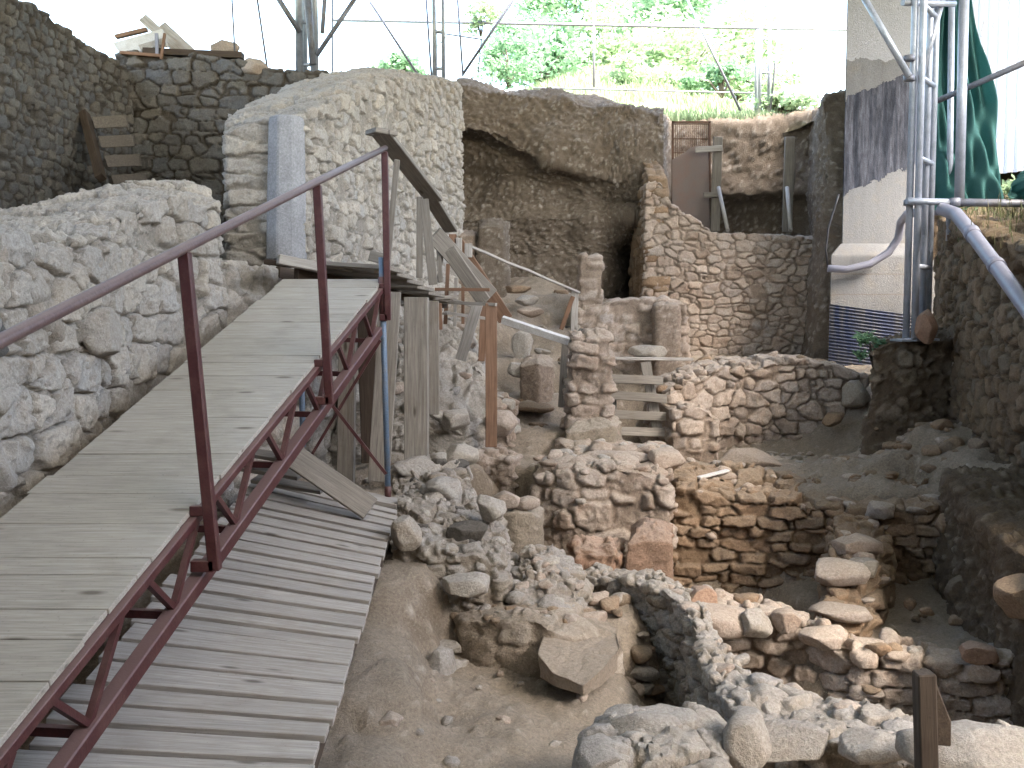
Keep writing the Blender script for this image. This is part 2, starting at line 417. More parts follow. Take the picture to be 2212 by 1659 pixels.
M['cool'] = stone_mat('stone_cool', [(.34, .315, .285), (.44, .40, .35), (.36, .345, .33), (.47, .42, .355), (.31, .27, .22)], (.33, .275, .215), dust=(.39, .36, .33), patch=(.28, .19, .12))
M['earth'] = stone_mat('earth_brown', [(.40, .36, .31), (.28, .24, .195), (.47, .43, .38), (.26, .215, .17)], (.25, .20, .155), dust=(.26, .21, .155), patch=(.14, .09, .055), bumpd=.01)
M['earth_pale'] = stone_mat('earth_pale', [(.46, .395, .325), (.36, .295, .235), (.52, .455, .385)], (.335, .27, .205), dust=(.385, .325, .26), patch=(.24, .17, .11), bumpd=.007)
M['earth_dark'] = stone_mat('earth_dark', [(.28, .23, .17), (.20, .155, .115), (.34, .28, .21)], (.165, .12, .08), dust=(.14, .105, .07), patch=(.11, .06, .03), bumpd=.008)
M['plaster'] = stone_mat('old_plaster', [(.40, .34, .28), (.46, .40, .34)], (.40, .335, .26), dust=(.46, .41, .35), patch=(.34, .25, .17))
M['pink'] = stone_mat('pink_clay', [(.42, .28, .2), (.36, .22, .15)], (.36, .235, .165), dust=(.45, .36, .3), patch=(.3, .16, .1))
M['wood'] = wood_mat('weathered_wood', (.39, .36, .33), (.47, .435, .395), (.10, .085, .07), (.30, .26, .22))
M['woodgrey'] = wood_mat('grey_wood', (.235, .21, .18), (.31, .28, .245), (.07, .055, .04), (.19, .155, .12))
M['woodred'] = wood_mat('reddish_wood', (.22, .125, .08), (.27, .165, .11), (.08, .045, .03), (.16, .10, .07))
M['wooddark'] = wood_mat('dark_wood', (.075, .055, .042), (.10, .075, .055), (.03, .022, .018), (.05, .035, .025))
M['deckwood'] = wood_mat('deck_wood', (.385, .355, .31), (.42, .39, .345), (.12, .10, .08), (.28, .255, .215), grain=.82)
M['red'] = metal_mat('red_paint', (.062, .015, .016), (.095, .038, .034), rough=.5, dust=(.19, .12, .11))
M['rail'] = metal_mat('rail_paint', (.13, .085, .08), (.10, .055, .055), rough=.5, dust=(.22, .17, .165))
M['blue'] = metal_mat('blue_paint', (.12, .18, .27), (.17, .19, .22), rough=.5)
M['steel'] = metal_mat('galvanised_steel', (.42, .45, .52), (.30, .33, .38), rough=.35, metallic=.35, dirt=.15)
M['darksteel'] = metal_mat('dull_steel', (.20, .21, .25), (.14, .13, .13), rough=.5, metallic=.2)
M['rust'] = metal_mat('rusty_iron', (.13, .075, .05), (.20, .10, .06), rough=.8)
M['sheetmetal'] = metal_mat('rust_stained_sheet', (.24, .19, .17), (.27, .165, .13), rough=.6, rs=2.5)
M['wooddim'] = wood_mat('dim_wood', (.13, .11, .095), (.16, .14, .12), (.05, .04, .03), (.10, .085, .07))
M['pvc'] = metal_mat('grey_plastic', (.21, .21, .26), (.25, .25, .29), rough=.4, dirt=.12)
M['cable'] = metal_mat('black_cable', (.02, .02, .025), rough=.5)
M['white'] = metal_mat('white_paint', (.62, .60, .58), (.5, .47, .44), rough=.5)

# masonry relief
MAS = dict(w=.21, h=.12, d=.5, sq=True)
FLAT = dict(w=.21, h=.085, d=.5, jit=.7, zj=.5, amp=.05, e=.13, prot=.7, tilt=.6, warp=.26, fill=.2, szv=.3, sq=True)
BIG = dict(w=.27, h=.19, d=.6, jit=.6, zj=.5, amp=.055, e=.10, prot=.4, tilt=.3, fill=.42, warp=.2, szv=.3, sq=True, rough=.016, peb=.25, pebs=.035)
RUB = dict(w=.19, h=.15, d=.2, jit=.8, zj=.8, amp=.042, e=.14, prot=.5, tilt=.3, fill=.5, warp=.3, miss=.25, rough=.02, big=.07, szv=.5, peb=.3, pebs=.04)
DRY = dict(w=.21, h=.125, d=.5, jit=.85, zj=.75, amp=.04, e=.12, prot=.35, tilt=.35, fill=0, warp=.3, szv=.45, miss=.0, sq=True)
EARTH = dict(amp=0, rough=.02, big=.09, peb=.35, pebs=.05)
FLOORT = dict(amp=0, rough=.012, big=.04, peb=.16, pebs=.035)
PLAST = dict(amp=0, rough=.014, big=.03, peb=.1, pebs=.03)
def K(a, **k): d = dict(a); d.update(k); return d

# ------------------------------------------------------------ the pit floor (terraces at many levels)
pts = []
def g(px, py, z): pts.append(PZ(px, py, z))
def gw(x, y, z): pts.append((x, y, z))
for a in [(-1.7, 2.0, -1.75), (-1.3, 3, -2.1), (-1.5, 4, -2.0), (-1.5, 5, -1.9), (-1.9, 3, -2.1), (-1.0, 2.2, -2.0), (-1.4, 6, -1.72), (-1.3, 6.9, -1.42), (-2.0, 5, -1.5), (-2.0, 7, -1.4), (-3, 4, -1.5), (-1.0, 4.2, -1.95), (-1.0, 5.4, -1.8),
          (-.72, 6.2, -1.55), (-.85, 3.0, -1.8), (-.62, 4.0, -1.9), (-.62, 5, -1.8), (-.8, 2, -1.95),
          (-1.4, 7.6, -1.35), (-.8, 7.3, -1.36), (-1.6, 8.3, -1.3), (-1.0, 8.2, -1.28), (-.6, 7.6, -1.33), (-.4, 8.3, -1.25),
          (-.2, 5.8, -2.08), (-.3, 5.0, -2.1), (-.2, 4, -2.15), (.3, 5.6, -2.1), (.5, 4.8, -2.15), (.2, 3.2, -2.2), (.9, 5.0, -2.2), (1.2, 3.5, -2.3), (-.35, 3, -2.15), (.9, 4, -2.25), (-.3, 2, -2.2), (1.5, 2, -2.4), (3, 2, -2.3),
          (.3, 6.6, -1.85), (.55, 6.5, -1.9), (.35, 7.3, -2.0), (.8, 7.3, -2.1),
          (-.1, 8.7, -1.27), (.15, 8.6, -1.3), (.1, 9.6, -1.1), (.4, 9.5, -1.1), (.15, 10.4, -.9), (.4, 10.6, -.85), (.1, 11.5, -.5), (.6, 11.6, -.55), (.6, 12.6, -.2), (.1, 13, .1), (.7, 13.7, .25), (.3, 14.8, .5), (-.4, 12, -.1), (-.5, 14, .3), (1.2, 14.8, .2),
          (-.33, 8.05, -1.9), (-.22, 8.15, -1.9),
          (2.4, 6.9, -2.1), (2.2, 6.3, -2.08), (2.8, 6.2, -2.1), (2.9, 7.2, -2.1), (2.4, 7.4, -2.12),
          (1.3, 7.4, -2.6), (1.8, 7.3, -2.6), (1.2, 6.8, -2.6), (1.6, 6.7, -2.6), (1.8, 6.9, -2.6), (1.0, 7.0, -2.5),
          (1.3, 5.8, -3.0), (1.8, 5.5, -3.0), (2.4, 5.0, -3.0), (3.0, 4.7, -3.0), (1.6, 5.2, -3.0), (2.2, 4.6, -3.0), (2.8, 5.1, -3),
          (1.2, 8.9, -1.4), (1.5, 9.5, -1.42), (2.3, 9.2, -1.4), (2.8, 9.6, -1.4), (2.0, 10.1, -1.45), (3.2, 9.0, -1.33), (3.4, 8.6, -1.2), (3.8, 8.8, -1.0), (3.1, 8.3, -1.35), (3.9, 8.2, -1.1), (4.0, 7.95, -1.15), (3.9, 8.0, -1.2), (3.2, 8.3, -1.45), (3.3, 7.3, -2.1), (3.0, 7.45, -2.1), (2.7, 8.4, -1.45),
          (1.3, 10.8, -1.7), (1.2, 11.6, -1.7), (.9, 10.7, -1.7), (1.7, 11.2, -.9), (.75, 9.2, -1.3), (1.1, 8.6, -1.32),
          (2.5, 11.8, -.75), (2.2, 13.2, -.68), (3.5, 12, -.7), (4, 13.4, -.65), (3.2, 14, -.62), (2.0, 14.2, -.6), (5, 12, -.6), (6, 13, -.6), (4.6, 10.8, -.8), (6, 10, -.8),
          (-4, 9, -.5), (-3.5, 12, -.3), (-5.5, 12, -.3), (-5.5, 5, -1), (-4, 15, -.3), (1, 16, .2), (4, 16.5, .2), (7, 16, .2), (5, 8, -1.2), (6, 5, -1.5), (6, 2, -2)]: gw(*a)
CP = np.array(pts)
def ground_np(X, Y):
    wx = X + .12 * fbm(np.stack([X, Y, X * 0], 1), 1.9, 3, 300); wy = Y + .12 * fbm(np.stack([X, Y, X * 0 + 5], 1), 1.9, 3, 310)
    num = np.zeros(len(X)); den = np.zeros(len(X))
    for c in CP:
        d2 = (wx - c[0]) ** 2 + (wy - c[1]) ** 2 + .004
        wt = d2 ** -2.3; num += wt * c[2]; den += wt
    return num / den
def ground(x, y): return float(ground_np(np.array([x]), np.array([y]))[0])
def floor_patch(x0, x1, y0, y1, res):
    nx = int((x1 - x0) / res) + 1; ny = int((y1 - y0) / res) + 1
    xs = np.linspace(x0, x1, nx); ys = np.linspace(y0, y1, ny); X, Y = np.meshgrid(xs, ys); Z = ground_np(X.ravel(), Y.ravel()).reshape(X.shape)
    return np.stack([X, Y, Z], 2)
G = floor_patch(-6, 7, 1.2, 17.2, .033)
Nn = grid_normals(G, False); Nn[Nn[:, :, 2] < 0] *= -1
V = G.reshape(-1, 3); d, sv, em = texture(V, K(FLOORT, peb=.3, pebs=.05, big=.05, rough=.03), 0, 400)
V = V + Nn.reshape(-1, 3) * d[:, None]
tag(np_mesh('ground', V, grid_faces(G.shape[0], G.shape[1], False), M['earth_pale'], None, sv, em), 'dusty excavated ground of the pit with many small stones', None, None, 'structure')

# ------------------------------------------------------------ banks and cliffs of earth (terrain)
def rows_px(*rs): return [[P(*p) for p in r] for r in rs]
# back cliff with the hollow under its overhang
colx = [985, 1045, 1120, 1200, 1300, 1380, 1432]
topy = [182, 190, 198, 205, 222, 236, 246]
lip = [285, 292, 335, 362, 396, 392, 385]
Rr = []
Rr.append([(P(x, y, 15.2)[0], 24.0, P(x, y, 15.2)[2] + 1.2) for x, y in zip(colx, topy)])
Rr.append([P(x, y - 2, 15.9) for x, y in zip(colx, topy)])
Rr.append([P(x, y + 4, 15.25) for x, y in zip(colx, topy)])
Rr.append([P(x, y + (l - y) * .5, 15.1) for x, y, l in zip(colx, topy, lip)])
Rr.append([P(x, l - 8, 15.0) for x, l in zip(colx, lip)])
hol = [.6, .5, .34, .25, .15, .06, .0]
rec = [0, 0, 0, 0, .0, 1.5, 1.2]
Rr.append([P(x, l + 6, 15.0 + h_) for x, l, h_ in zip(colx, lip, hol)])
Rr.append([P(x, max(l + 40, 380), 15.1 + h_) for x, l, h_ in zip(colx, lip, hol)])
Rr.append([P(x, 440, 15.15 + .5 * h_) for x, h_ in zip(colx, hol)])
Rr.append([P(x, 470, 15.0) for x in colx])
Rr.append([P(x, 520, 15.05 + .3 * r_) for x, r_ in zip(colx, rec)])
Rr.append([P(x, 555, 15.1 + r_) for x, r_ in zip(colx, rec)])
Rr.append([P(x, 700, 15.0 + r_) for x, r_ in zip(colx, rec)])
sheet('cliff', Rr, M['earth'], K(EARTH, big=.22, rough=.05, peb=.4, pebs=.05), res=.028, seed=500, label='brown earth cliff with an overhang at the back of the dig', flip=True)
# deeper bay to the right of it
colx = [1425, 1436, 1446, 1500, 1600, 1700, 1762, 1800]
dep = [15.1, 16.0, 16.8, 16.9, 16.8, 16.9, 16.7, 15.4]
tpy = [246, 250, 262, 262, 258, 246, 240, 232]
Rr = [[(P(x, y, d_)[0] * 1.05, 24.0, 4.4) for x, d_, y in zip(colx, dep, tpy)], [P(x, y - 3, d_ + .4) for x, d_, y in zip(colx, dep, tpy)]]
for k, t in enumerate([0, .3, .62, .7, 1.0]):
    inn = [0, .05, .0, .25, .3][k]
    Rr.append([P(x, y + 4 + (520 - y) * t, d_ + inn) for x, d_, y in zip(colx, dep, tpy)])
Rr.append([P(x, 720, d_ + .1) for x, d_ in zip(colx, dep)])
sheet('cliff', Rr, M['earth'], K(EARTH, big=.12, rough=.03, peb=.5, pebs=.06), res=.045, seed=520, label='gravelly earth face behind the wooden shores', flip=True)
# earth strip left of the concrete pier, running forward
Rr = []
for x0, y0, tz in ((7.5, 0, 1), ):
    pass
for lev, off in ((3.2, .5), (3.1, .1), (2.0, 0), (1.0, .05), (.1, -.02), (-.9, -.1)):
    Rr.append([(4.95 - .3 * off, 16.9, lev), (4.75 + off, 16.0, lev), (4.35 + off, 14.7, lev), (4.12 + off, 13.9, lev * .97), (4.1 + off, 13.45, lev * .62 if lev > 1.5 else lev), (4.6 + off, 13.3, lev * .55 if lev > 1.5 else lev)])
sheet('earth_bank', Rr, M['earth'], K(EARTH, big=.1, rough=.05, peb=.35), res=.05, seed=540, label='rooty dark earth bank beside the concrete pier', flip=True)
# right bank above the stone lining
Rr = []
for z, dx in ((-.2, 0.2), (.35, .12), (.75, .35), (1.35, .8), (2.0, 1.6), (2.3, 3.2), (2.8, 7)):
    Rr.append([(3.8 + dx, 5.0, z + .1), (3.9 + dx, 7.0, z + .1), (4.05 + dx, 8.2, z + .05), (4.35 + dx, 9.4, z), (4.9 + dx, 10.6, z), (5.75 + dx, 12.3, z), (6.0 + dx, 14.2, z), (6.2 + dx, 18, z)])
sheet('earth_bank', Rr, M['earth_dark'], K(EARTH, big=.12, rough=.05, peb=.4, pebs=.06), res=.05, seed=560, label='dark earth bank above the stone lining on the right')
# upper ground round the pit, out to the horizon
def slab_sheet(name, C, label, mat, res=.5, kind=None, seed=0):
    return sheet(name, C, mat, kind or K(EARTH, big=.2, rough=.02, peb=0), res=res, seed=seed, label=label, smooth=0)

# ------------------------------------------------------------ masonry
GW = 'excavated stone walls'
def wl(label, front, t, z0, mat, kind, **kw): return wall('stone_wall', label, 'wall', front, t, z0, M[mat], kind, **kw)
# rough boulder wall along the ramp
boulder = solid('boulder_wall', 'thick pale boulder wall beside the ramp with a rubble top', 'wall',
      [(-2.3, .8, -.2), (-2.3, 2.6, .0), (-2.24, 3.6, .12), P(-20, 505, 4.3), P(150, 512, 5.0), P(300, 476, 6.0), P(400, 425, 6.6), P(470, 425, 7.05), (-2.25, 7.7, .85), (-2.5, 8.1, 1.0), (-2.95, 8.3, 1.05), (-3.3, 7.5, .78), (-3.55, 6.8, .6), (-3.6, 5.5, .45), (-3.9, 2.6, .35), (-3.9, .8, .3)],
      [(-3.1, 3.2, .2), (-2.95, 6.0, .5), (-2.85, 7.5, .95)], -1.7, M['pale'], K(BIG, rough=.013, fill=.2, miss=.03), res=.0125, ang=math.pi / 2, seed=11, topn=.1, wig=.05, batter=.0)
wl('course of big squared blocks at the foot of the boulder wall end', [P(462, 576, 7.15), P(540, 580, 7.6), P(628, 586, 8.1)], .5, -1.6, 'pale', K(BIG, w=.42, h=.34, prot=.3, fill=.5), seed=13, res=.016, topn=.03)
# tall pale wall with the column set in its end
solid('stone_wall', 'tall pale masonry wall rising behind the wooden landing', 'wall',
      [P(487, 292, 8.35), P(560, 262, 8.35), P(655, 245, 8.35), P(760, 196, 9.5), P(850, 176, 10.8), P(950, 166, 12.9), P(1000, 186, 13.9), (-1.3, 14.4, 3.1), (-2.0, 13.2, 3.05), (-2.45, 11, 2.4), (-2.6, 9.5, 1.85)],
      [(-2.1, 8.9, 1.72), P(735, 174, 9.9), (-1.6, 11.5, 2.75), (-1.35, 13.6, 3.1)], -1.6, M['pale'], K(MAS, w=.19, h=.13, amp=.042, fill=.4, jit=.7, zj=.55, szv=.3, prot=.6, rough=.01, e=.11, peb=.2, pebs=.03), res=.0155, ang=math.atan2(5.4, 1.15), seed=17, batter=.01, topn=.06)
# far left walls
wl('weathered grey wall at far left receding to the corner', [(-5.35, 8.6, 3.25), (-5.2, 10, 3.12), (-5.1, 11, 3.3), (-5.02, 12, 3.15), (-4.88, 13.1, 3.1)], .6, -.9, 'grey', K(MAS, w=.15, h=.105, amp=.032, fill=.2, jit=.7, szv=.35, rough=.006), seed=21, res=.0165, batter=.0)
wl('dark grey coursed wall under the plank at the back left', [(-5.1, 13.15, 3.32), (-4.2, 13.05, 3.28), (-3.5, 13.1, 3.22), (-2.9, 13.2, 3.12), (-1.6, 13.3, 3.0)], .6, -.9, 'grey', K(MAS, w=.27, h=.155, amp=.045, fill=.2, jit=.65, szv=.4, e=.1), seed=23, res=.018, batter=.0)
# rubble at the foot of the pale wall behind the posts
solid('rubble_mound', 'pale rubble slumped behind the wooden posts', 'rubble', [(-1.5, 8.75, -.75), (-.85, 8.75, -.75), (-.42, 8.75, -1.0), (-.18, 9.1, -.82), (-.2, 10.1, -.6), (-.5, 11, -.25), (-1.3, 11, -.2), (-1.5, 9.6, -.2)],
      [(-1.1, 9.6, -.15), (-.55, 10.0, -.12)], -1.6, M['pale'], K(RUB, w=.2, h=.15), seed=31, res=.02, topn=.12, wig=.1, batter=.08)
solid('rubble_mound', 'pinkish rubble lumps at the mouth of the passage', 'rubble', [P(1045, 880, 9.2), P(1100, 900, 9.1), P(1120, 870, 9.6), P(1075, 855, 9.9), P(1040, 850, 9.7)], [P(1080, 850, 9.5)], -1.5, M['tan'], K(RUB, w=.24, h=.2), seed=33, res=.02, topn=.06, wig=.06)
solid('rubble_mound', 'grey and white rubble mound between the blue prop and the plastered drum', 'rubble',
      [P(835, 1175, 6.25), P(950, 1205, 6.2), P(1075, 1225, 6.2), P(1085, 1130, 7.0), P(1030, 1080, 7.5), P(1010, 1000, 7.85), P(930, 985, 8.1), P(870, 1010, 7.9), P(850, 1090, 7.0)],
      [P(960, 1120, 6.8), P(940, 1010, 7.7)], -2.4, M['cool'], K(RUB, w=.17, h=.13), seed=35, res=.013, topn=.1, wig=.1, batter=.1)
solid('rubble_mound', 'stack of small stones at the corner of the diagonal wall', 'rubble',
      [P(1110, 1290, 6.15), P(1200, 1320, 6.0), P(1262, 1300, 6.2), P(1262, 1215, 7.0), P(1190, 1180, 7.1), P(1120, 1200, 6.8)], [P(1180, 1215, 6.6)], -2.5, M['cool'], K(RUB, w=.18, h=.11), seed=37, res=.013, topn=.1, wig=.06, batter=.06)
wl('little stone lined pit wall behind the drum', [P(1012, 985, 8.45), P(1060, 990, 8.5), P(1105, 1005, 8.35)], .35, -2.1, 'tan', K(FLAT, w=.13, h=.08, amp=.035), seed=39, res=.016)
solid('plastered_drum', 'round plastered drum with stones on its rim', 'masonry', [(P(1115, 1100, 7.25)[0] + .21 * math.cos(a), 7.3 + .21 * math.sin(a), -1.43 + .03 * math.sin(3 * a)) for a in [i * math.pi / 6 for i in range(12)]],
      [(P(1115, 1100, 7.25)[0], 7.3, -1.47)], -2.3, M['plaster'], K(PLAST, big=.03), seed=41, res=.016, topn=.04, wig=.03, batter=.02)
solid('stone_block', 'squared earthy block standing against the back cliff', 'block', [P(1032, 490, 13.6), P(1090, 492, 13.6), P(1098, 480, 14.4), P(1036, 480, 14.4)], [P(1064, 478, 14.0)], -.3, M['earth'], K(EARTH, big=.05, rough=.02), seed=91, res=.025, topn=.04, rnd=4)
solid('stone_block', 'lower squared block between the pale wall end and the earthy block', 'block', [P(985, 512, 13.7), P(1026, 508, 13.7), P(1030, 500, 14.4), P(985, 500, 14.4)], [P(1006, 500, 14.0)], -.3, M['tan'], K(EARTH, big=.05, rough=.02), seed=92, res=.025, topn=.04, rnd=4)
solid('rubble_mound', 'stub of reddish masonry behind the jutting slab on the pit floor', 'masonry', [P(1005, 1350, 6.0), P(1060, 1360, 5.85), P(1140, 1345, 5.75), P(1190, 1370, 5.7), P(1330, 1370, 5.9), P(1300, 1330, 6.3), P(1150, 1310, 6.3), P(1000, 1320, 6.3)], [P(1140, 1325, 6.0)], -2.5, M['earth_pale'], K(MAS, w=.24, h=.16, amp=.02, fill=.75, big=.06, rough=.01, peb=.2, pebs=.03), seed=93, res=.016, topn=.1, wig=.1, batter=.08)
solid('stone_block', 'big upright squared block standing in the passage', 'block', [P(1120, 790, 10.25), P(1165, 785, 10.15), P(1200, 795, 10.3), P(1195, 770, 10.7), P(1130, 770, 10.7)], [P(1158, 768, 10.45)], -1.3, M['tan'], K(PLAST, big=.05, rough=.012), seed=95, res=.018, topn=.05, rnd=3, batter=-.02)
# centre wall
wl('pinkish tan wall with a row of boulders along its top', [P(1150, 1035, 7.95), P(1235, 1018, 7.8), P(1330, 1010, 7.8), P(1445, 1030, 7.75)], .5, -2.4, 'tan', K(MAS, w=.24, h=.17, amp=.06, fill=.55, jit=.8, szv=.4, peb=.2, pebs=.03), seed=43, res=.0135, backdz=.05)
wl('rubble bank of boulders between the pillar and the pit', [P(1235, 985, 8.5), P(1340, 975, 8.6), P(1470, 985, 8.7)], .6, -1.8, 'tan', K(RUB, w=.26, h=.16), seed=45, res=.022, topn=.08)
solid('clay_block', 'rounded pink clay block at the end of the centre wall', 'block', [P(1350, 1175, 7.1), P(1450, 1168, 7.1), P(1458, 1130, 7.5), P(1360, 1130, 7.5)], [P(1405, 1125, 7.3)], -2.7, M['pink'], K(PLAST, big=.05), seed=47, res=.018, topn=.05)
solid('clay_block', 'low pink ledge with a red slab below the centre wall', 'block', [P(1235, 1190, 7.15), P(1340, 1200, 7.1), P(1350, 1165, 7.5), P(1240, 1160, 7.5)], [P(1290, 1170, 7.3)], -2.6, M['pink'], K(RUB, w=.22, h=.12, amp=.05, fill=.6), seed=49, res=.018, topn=.04)
# room walls right of centre
wl('long brown drystone wall at the back of the sunken room', [P(1442, 1072, 8.0), P(1560, 1075, 8.0), P(1660, 1088, 7.9), P(1770, 1100, 7.8), P(1880, 1105, 7.75), P(1980, 1110, 7.65), P(2100, 1090, 7.6)], .85, -2.9, 'brown', K(FLAT, w=.23, h=.095, amp=.055, warp=.32, e=.1), seed=51, res=.0125, backdz=.13, topn=.07)
solid('stone_wall', 'narrow cross wall of large flat stones stepping down towards the viewer', 'wall',
      [P(1765, 1372, 6.25), P(1885, 1372, 6.3), P(1905, 1275, 6.8), P(1925, 1150, 7.5), P(1900, 1095, 7.9), P(1800, 1100, 7.9), P(1795, 1150, 7.4), P(1785, 1250, 6.8)],
      [P(1825, 1320, 6.5), P(1850, 1215, 7.0), P(1855, 1120, 7.7)], -3.0, M['brown'], K(FLAT, w=.28, h=.12, amp=.06, fill=.35), seed=53, res=.0125, topn=.09, wig=.05)
wl('brown drystone retaining wall with big coping stones across the lower right', [P(1490, 1300, 6.4), P(1640, 1325, 6.32), P(1760, 1362, 6.15), P(1860, 1418, 5.85), P(1960, 1425, 5.8), P(2080, 1425, 5.7), P(2290, 1450, 5.55)], .32, -3.1, 'tan', K(FLAT, w=.24, h=.11, amp=.055, e=.1), seed=55, res=.0125, topn=.05, backdz=-.03)
# diagonal wall nearest the viewer
fr = [P(1262, 1242, 6.9), P(1400, 1268, 6.45), P(1482, 1312, 6.0), P(1512, 1400, 5.3), P(1548, 1500, 4.72), P(1620, 1570, 4.3), P(1800, 1612, 4.05), P(2050, 1655, 3.85), P(2320, 1700, 3.7)]
bk = [P(1292, 1228, 7.2), P(1428, 1250, 6.8), P(1518, 1296, 6.35), P(1578, 1395, 5.55), P(1612, 1455, 5.05), P(1700, 1495, 4.75), P(1850, 1540, 4.5), P(2060, 1580, 4.25), P(2320, 1610, 4.1)]
wl('grey diagonal wall crossing the foreground to the lower right corner', fr, .4, -3.1, 'cool', K(FLAT, w=.17, d=.17, h=.09, amp=.04, fill=.3, tilt=.3, prot=.5, e=.12, rough=.009, peb=.25, pebs=.03), back=bk, seed=57, res=.0125, topn=.07, ang=-.6)
solid('rubble_mound', 'rough pale rubble mass in the centre foreground', 'rubble', [P(1262, 1610, 3.95), P(1300, 1550, 4.25), P(1400, 1535, 4.35), P(1480, 1515, 4.45), P(1532, 1560, 4.2), P(1545, 1660, 3.75), P(1500, 1760, 3.5), P(1290, 1760, 3.45)],
      [P(1370, 1600, 3.95), P(1450, 1580, 4.05)], -2.7, M['cool'], K(RUB, w=.26, h=.2, amp=.07, tilt=.4, peb=.3), seed=59, res=.012, topn=.1, wig=.08)
# middle right wall
wl('tan wall of slanting stones in the middle right', [P(1446, 846, 10.15), P(1500, 825, 10.3), P(1560, 800, 10.45), P(1700, 783, 10.6), P(1800, 790, 10.6), P(1880, 812, 10.6)], .7, -1.8, 'tan', K(MAS, w=.2, h=.14, amp=.055, fill=.1, jit=.8, zj=.7, warp=.4, szv=.35, e=.11), seed=61, res=.0145, topn=.06, backdz=.04)
wl('stepped tan wall end beside the slatted wooden barrier', [P(1452, 885, 9.75), P(1500, 880, 9.75), P(1556, 905, 9.8)], .55, -1.8, 'tan', K(MAS, w=.26, h=.15, amp=.05, fill=.2, szv=.3), seed=63, res=.0145, topn=.04)
def post(name, label, cat, x0, x1, py, Y, dep, z0, mat, kind, seed, **kw):
    a = P(x0, py, Y); b = P(x1, py, Y)
    return solid(name, label, cat, [a, b, (b[0], b[1] + dep, b[2]), (a[0], a[1] + dep, a[2])], [((a[0] + b[0]) / 2, a[1] + dep / 2, a[2] + .03)], z0, M[mat], kind, seed=seed, **kw)
post('stone_pillar', 'tan rubble pillar standing in the middle of the dig', 'pillar', 1232, 1322, 728, 9.15, .42, -1.6, 'tan', K(MAS, w=.26, h=.12, amp=.06, fill=.4, jit=.8, prot=.8, peb=.2, pebs=.035), 71, res=.013, topn=.07, batter=.015, wig=.04)
solid('plastered_footing', 'rough plastered footing round the base of the rubble pillar', 'masonry', [P(1222, 930, 8.95), P(1325, 925, 8.95), P(1345, 910, 9.3), P(1335, 900, 9.6), P(1222, 900, 9.6)], [P(1280, 890, 9.3)], -1.7, M['plaster'], K(PLAST, big=.05, peb=.3), seed=73, res=.018, topn=.06, wig=.05, batter=.03)
post('stone_pillar', 'slim far pillar of reddish stones before the dark recess', 'pillar', 1250, 1302, 560, 12.6, .4, -.9, 'tan', K(MAS, w=.3, h=.16, amp=.045, fill=.5), 75, res=.024, topn=.05)
wl('low reddish wall below the dark recess', [P(1246, 672, 12.5), P(1310, 655, 12.5), P(1375, 648, 12.55), P(1440, 648, 12.55), P(1490, 655, 12.6)], .5, -1.1, 'tan', K(MAS, w=.2, h=.12, amp=.045, fill=.6), seed=77, res=.026)
post('stone_pillar', 'short clay pier at the right end of the low reddish wall', 'pillar', 1418, 1468, 665, 12.3, .3, -1.0, 'tan', K(PLAST, big=.05, peb=.4), 79, res=.024)
wl('neat tan masonry wall of small stones at the back right', [P(1393, 398, 14.4), P(1428, 392, 14.4), P(1452, 440, 14.4), P(1480, 462, 14.4), P(1522, 490, 14.4), P(1540, 506, 14.4), P(1640, 508, 14.4), P(1765, 515, 14.4), P(1790, 560, 14.4)], .55, -1.1, 'tan', K(DRY, w=.185, h=.115, amp=.04, e=.13, szv=.55), seed=81, res=.0165, batter=0, topn=.06)
wall('stone_wall', 'dark side wall running back into the recess', 'wall', [(1.88, 15.5, 3.0), (1.90, 15.0, 2.3), (1.92, 14.45, 1.9)], .3, -.9, M['brown'], K(MAS, w=.24, h=.14, amp=.045, fill=.5), seed=83, res=.03, topn=.05)
# right-hand side
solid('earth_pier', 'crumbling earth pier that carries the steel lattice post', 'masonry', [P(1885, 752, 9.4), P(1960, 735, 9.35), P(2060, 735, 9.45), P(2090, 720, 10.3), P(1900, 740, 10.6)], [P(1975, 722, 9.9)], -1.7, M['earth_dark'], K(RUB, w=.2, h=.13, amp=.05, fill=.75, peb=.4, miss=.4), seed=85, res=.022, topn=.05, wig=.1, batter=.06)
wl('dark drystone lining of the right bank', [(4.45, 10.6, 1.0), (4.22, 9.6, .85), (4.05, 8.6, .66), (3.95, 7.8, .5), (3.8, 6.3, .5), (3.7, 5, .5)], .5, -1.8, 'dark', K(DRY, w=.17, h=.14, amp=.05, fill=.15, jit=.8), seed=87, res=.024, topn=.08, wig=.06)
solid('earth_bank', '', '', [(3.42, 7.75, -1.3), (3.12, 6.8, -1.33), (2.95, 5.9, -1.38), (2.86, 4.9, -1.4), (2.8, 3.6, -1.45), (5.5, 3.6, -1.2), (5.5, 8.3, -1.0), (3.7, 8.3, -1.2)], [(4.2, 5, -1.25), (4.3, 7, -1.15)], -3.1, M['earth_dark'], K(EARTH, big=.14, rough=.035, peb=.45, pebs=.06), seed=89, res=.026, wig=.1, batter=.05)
for o in COL.objects:
    if o.name.startswith('earth_bank') and 'kind' not in o: tag(o, 'sheer dark brown earth bank at the lower right edge', None, None, 'structure')

# ------------------------------------------------------------ timber and metal
def TH(name, loc, label, cat, group=None): return empty(name, loc, label, cat, group)
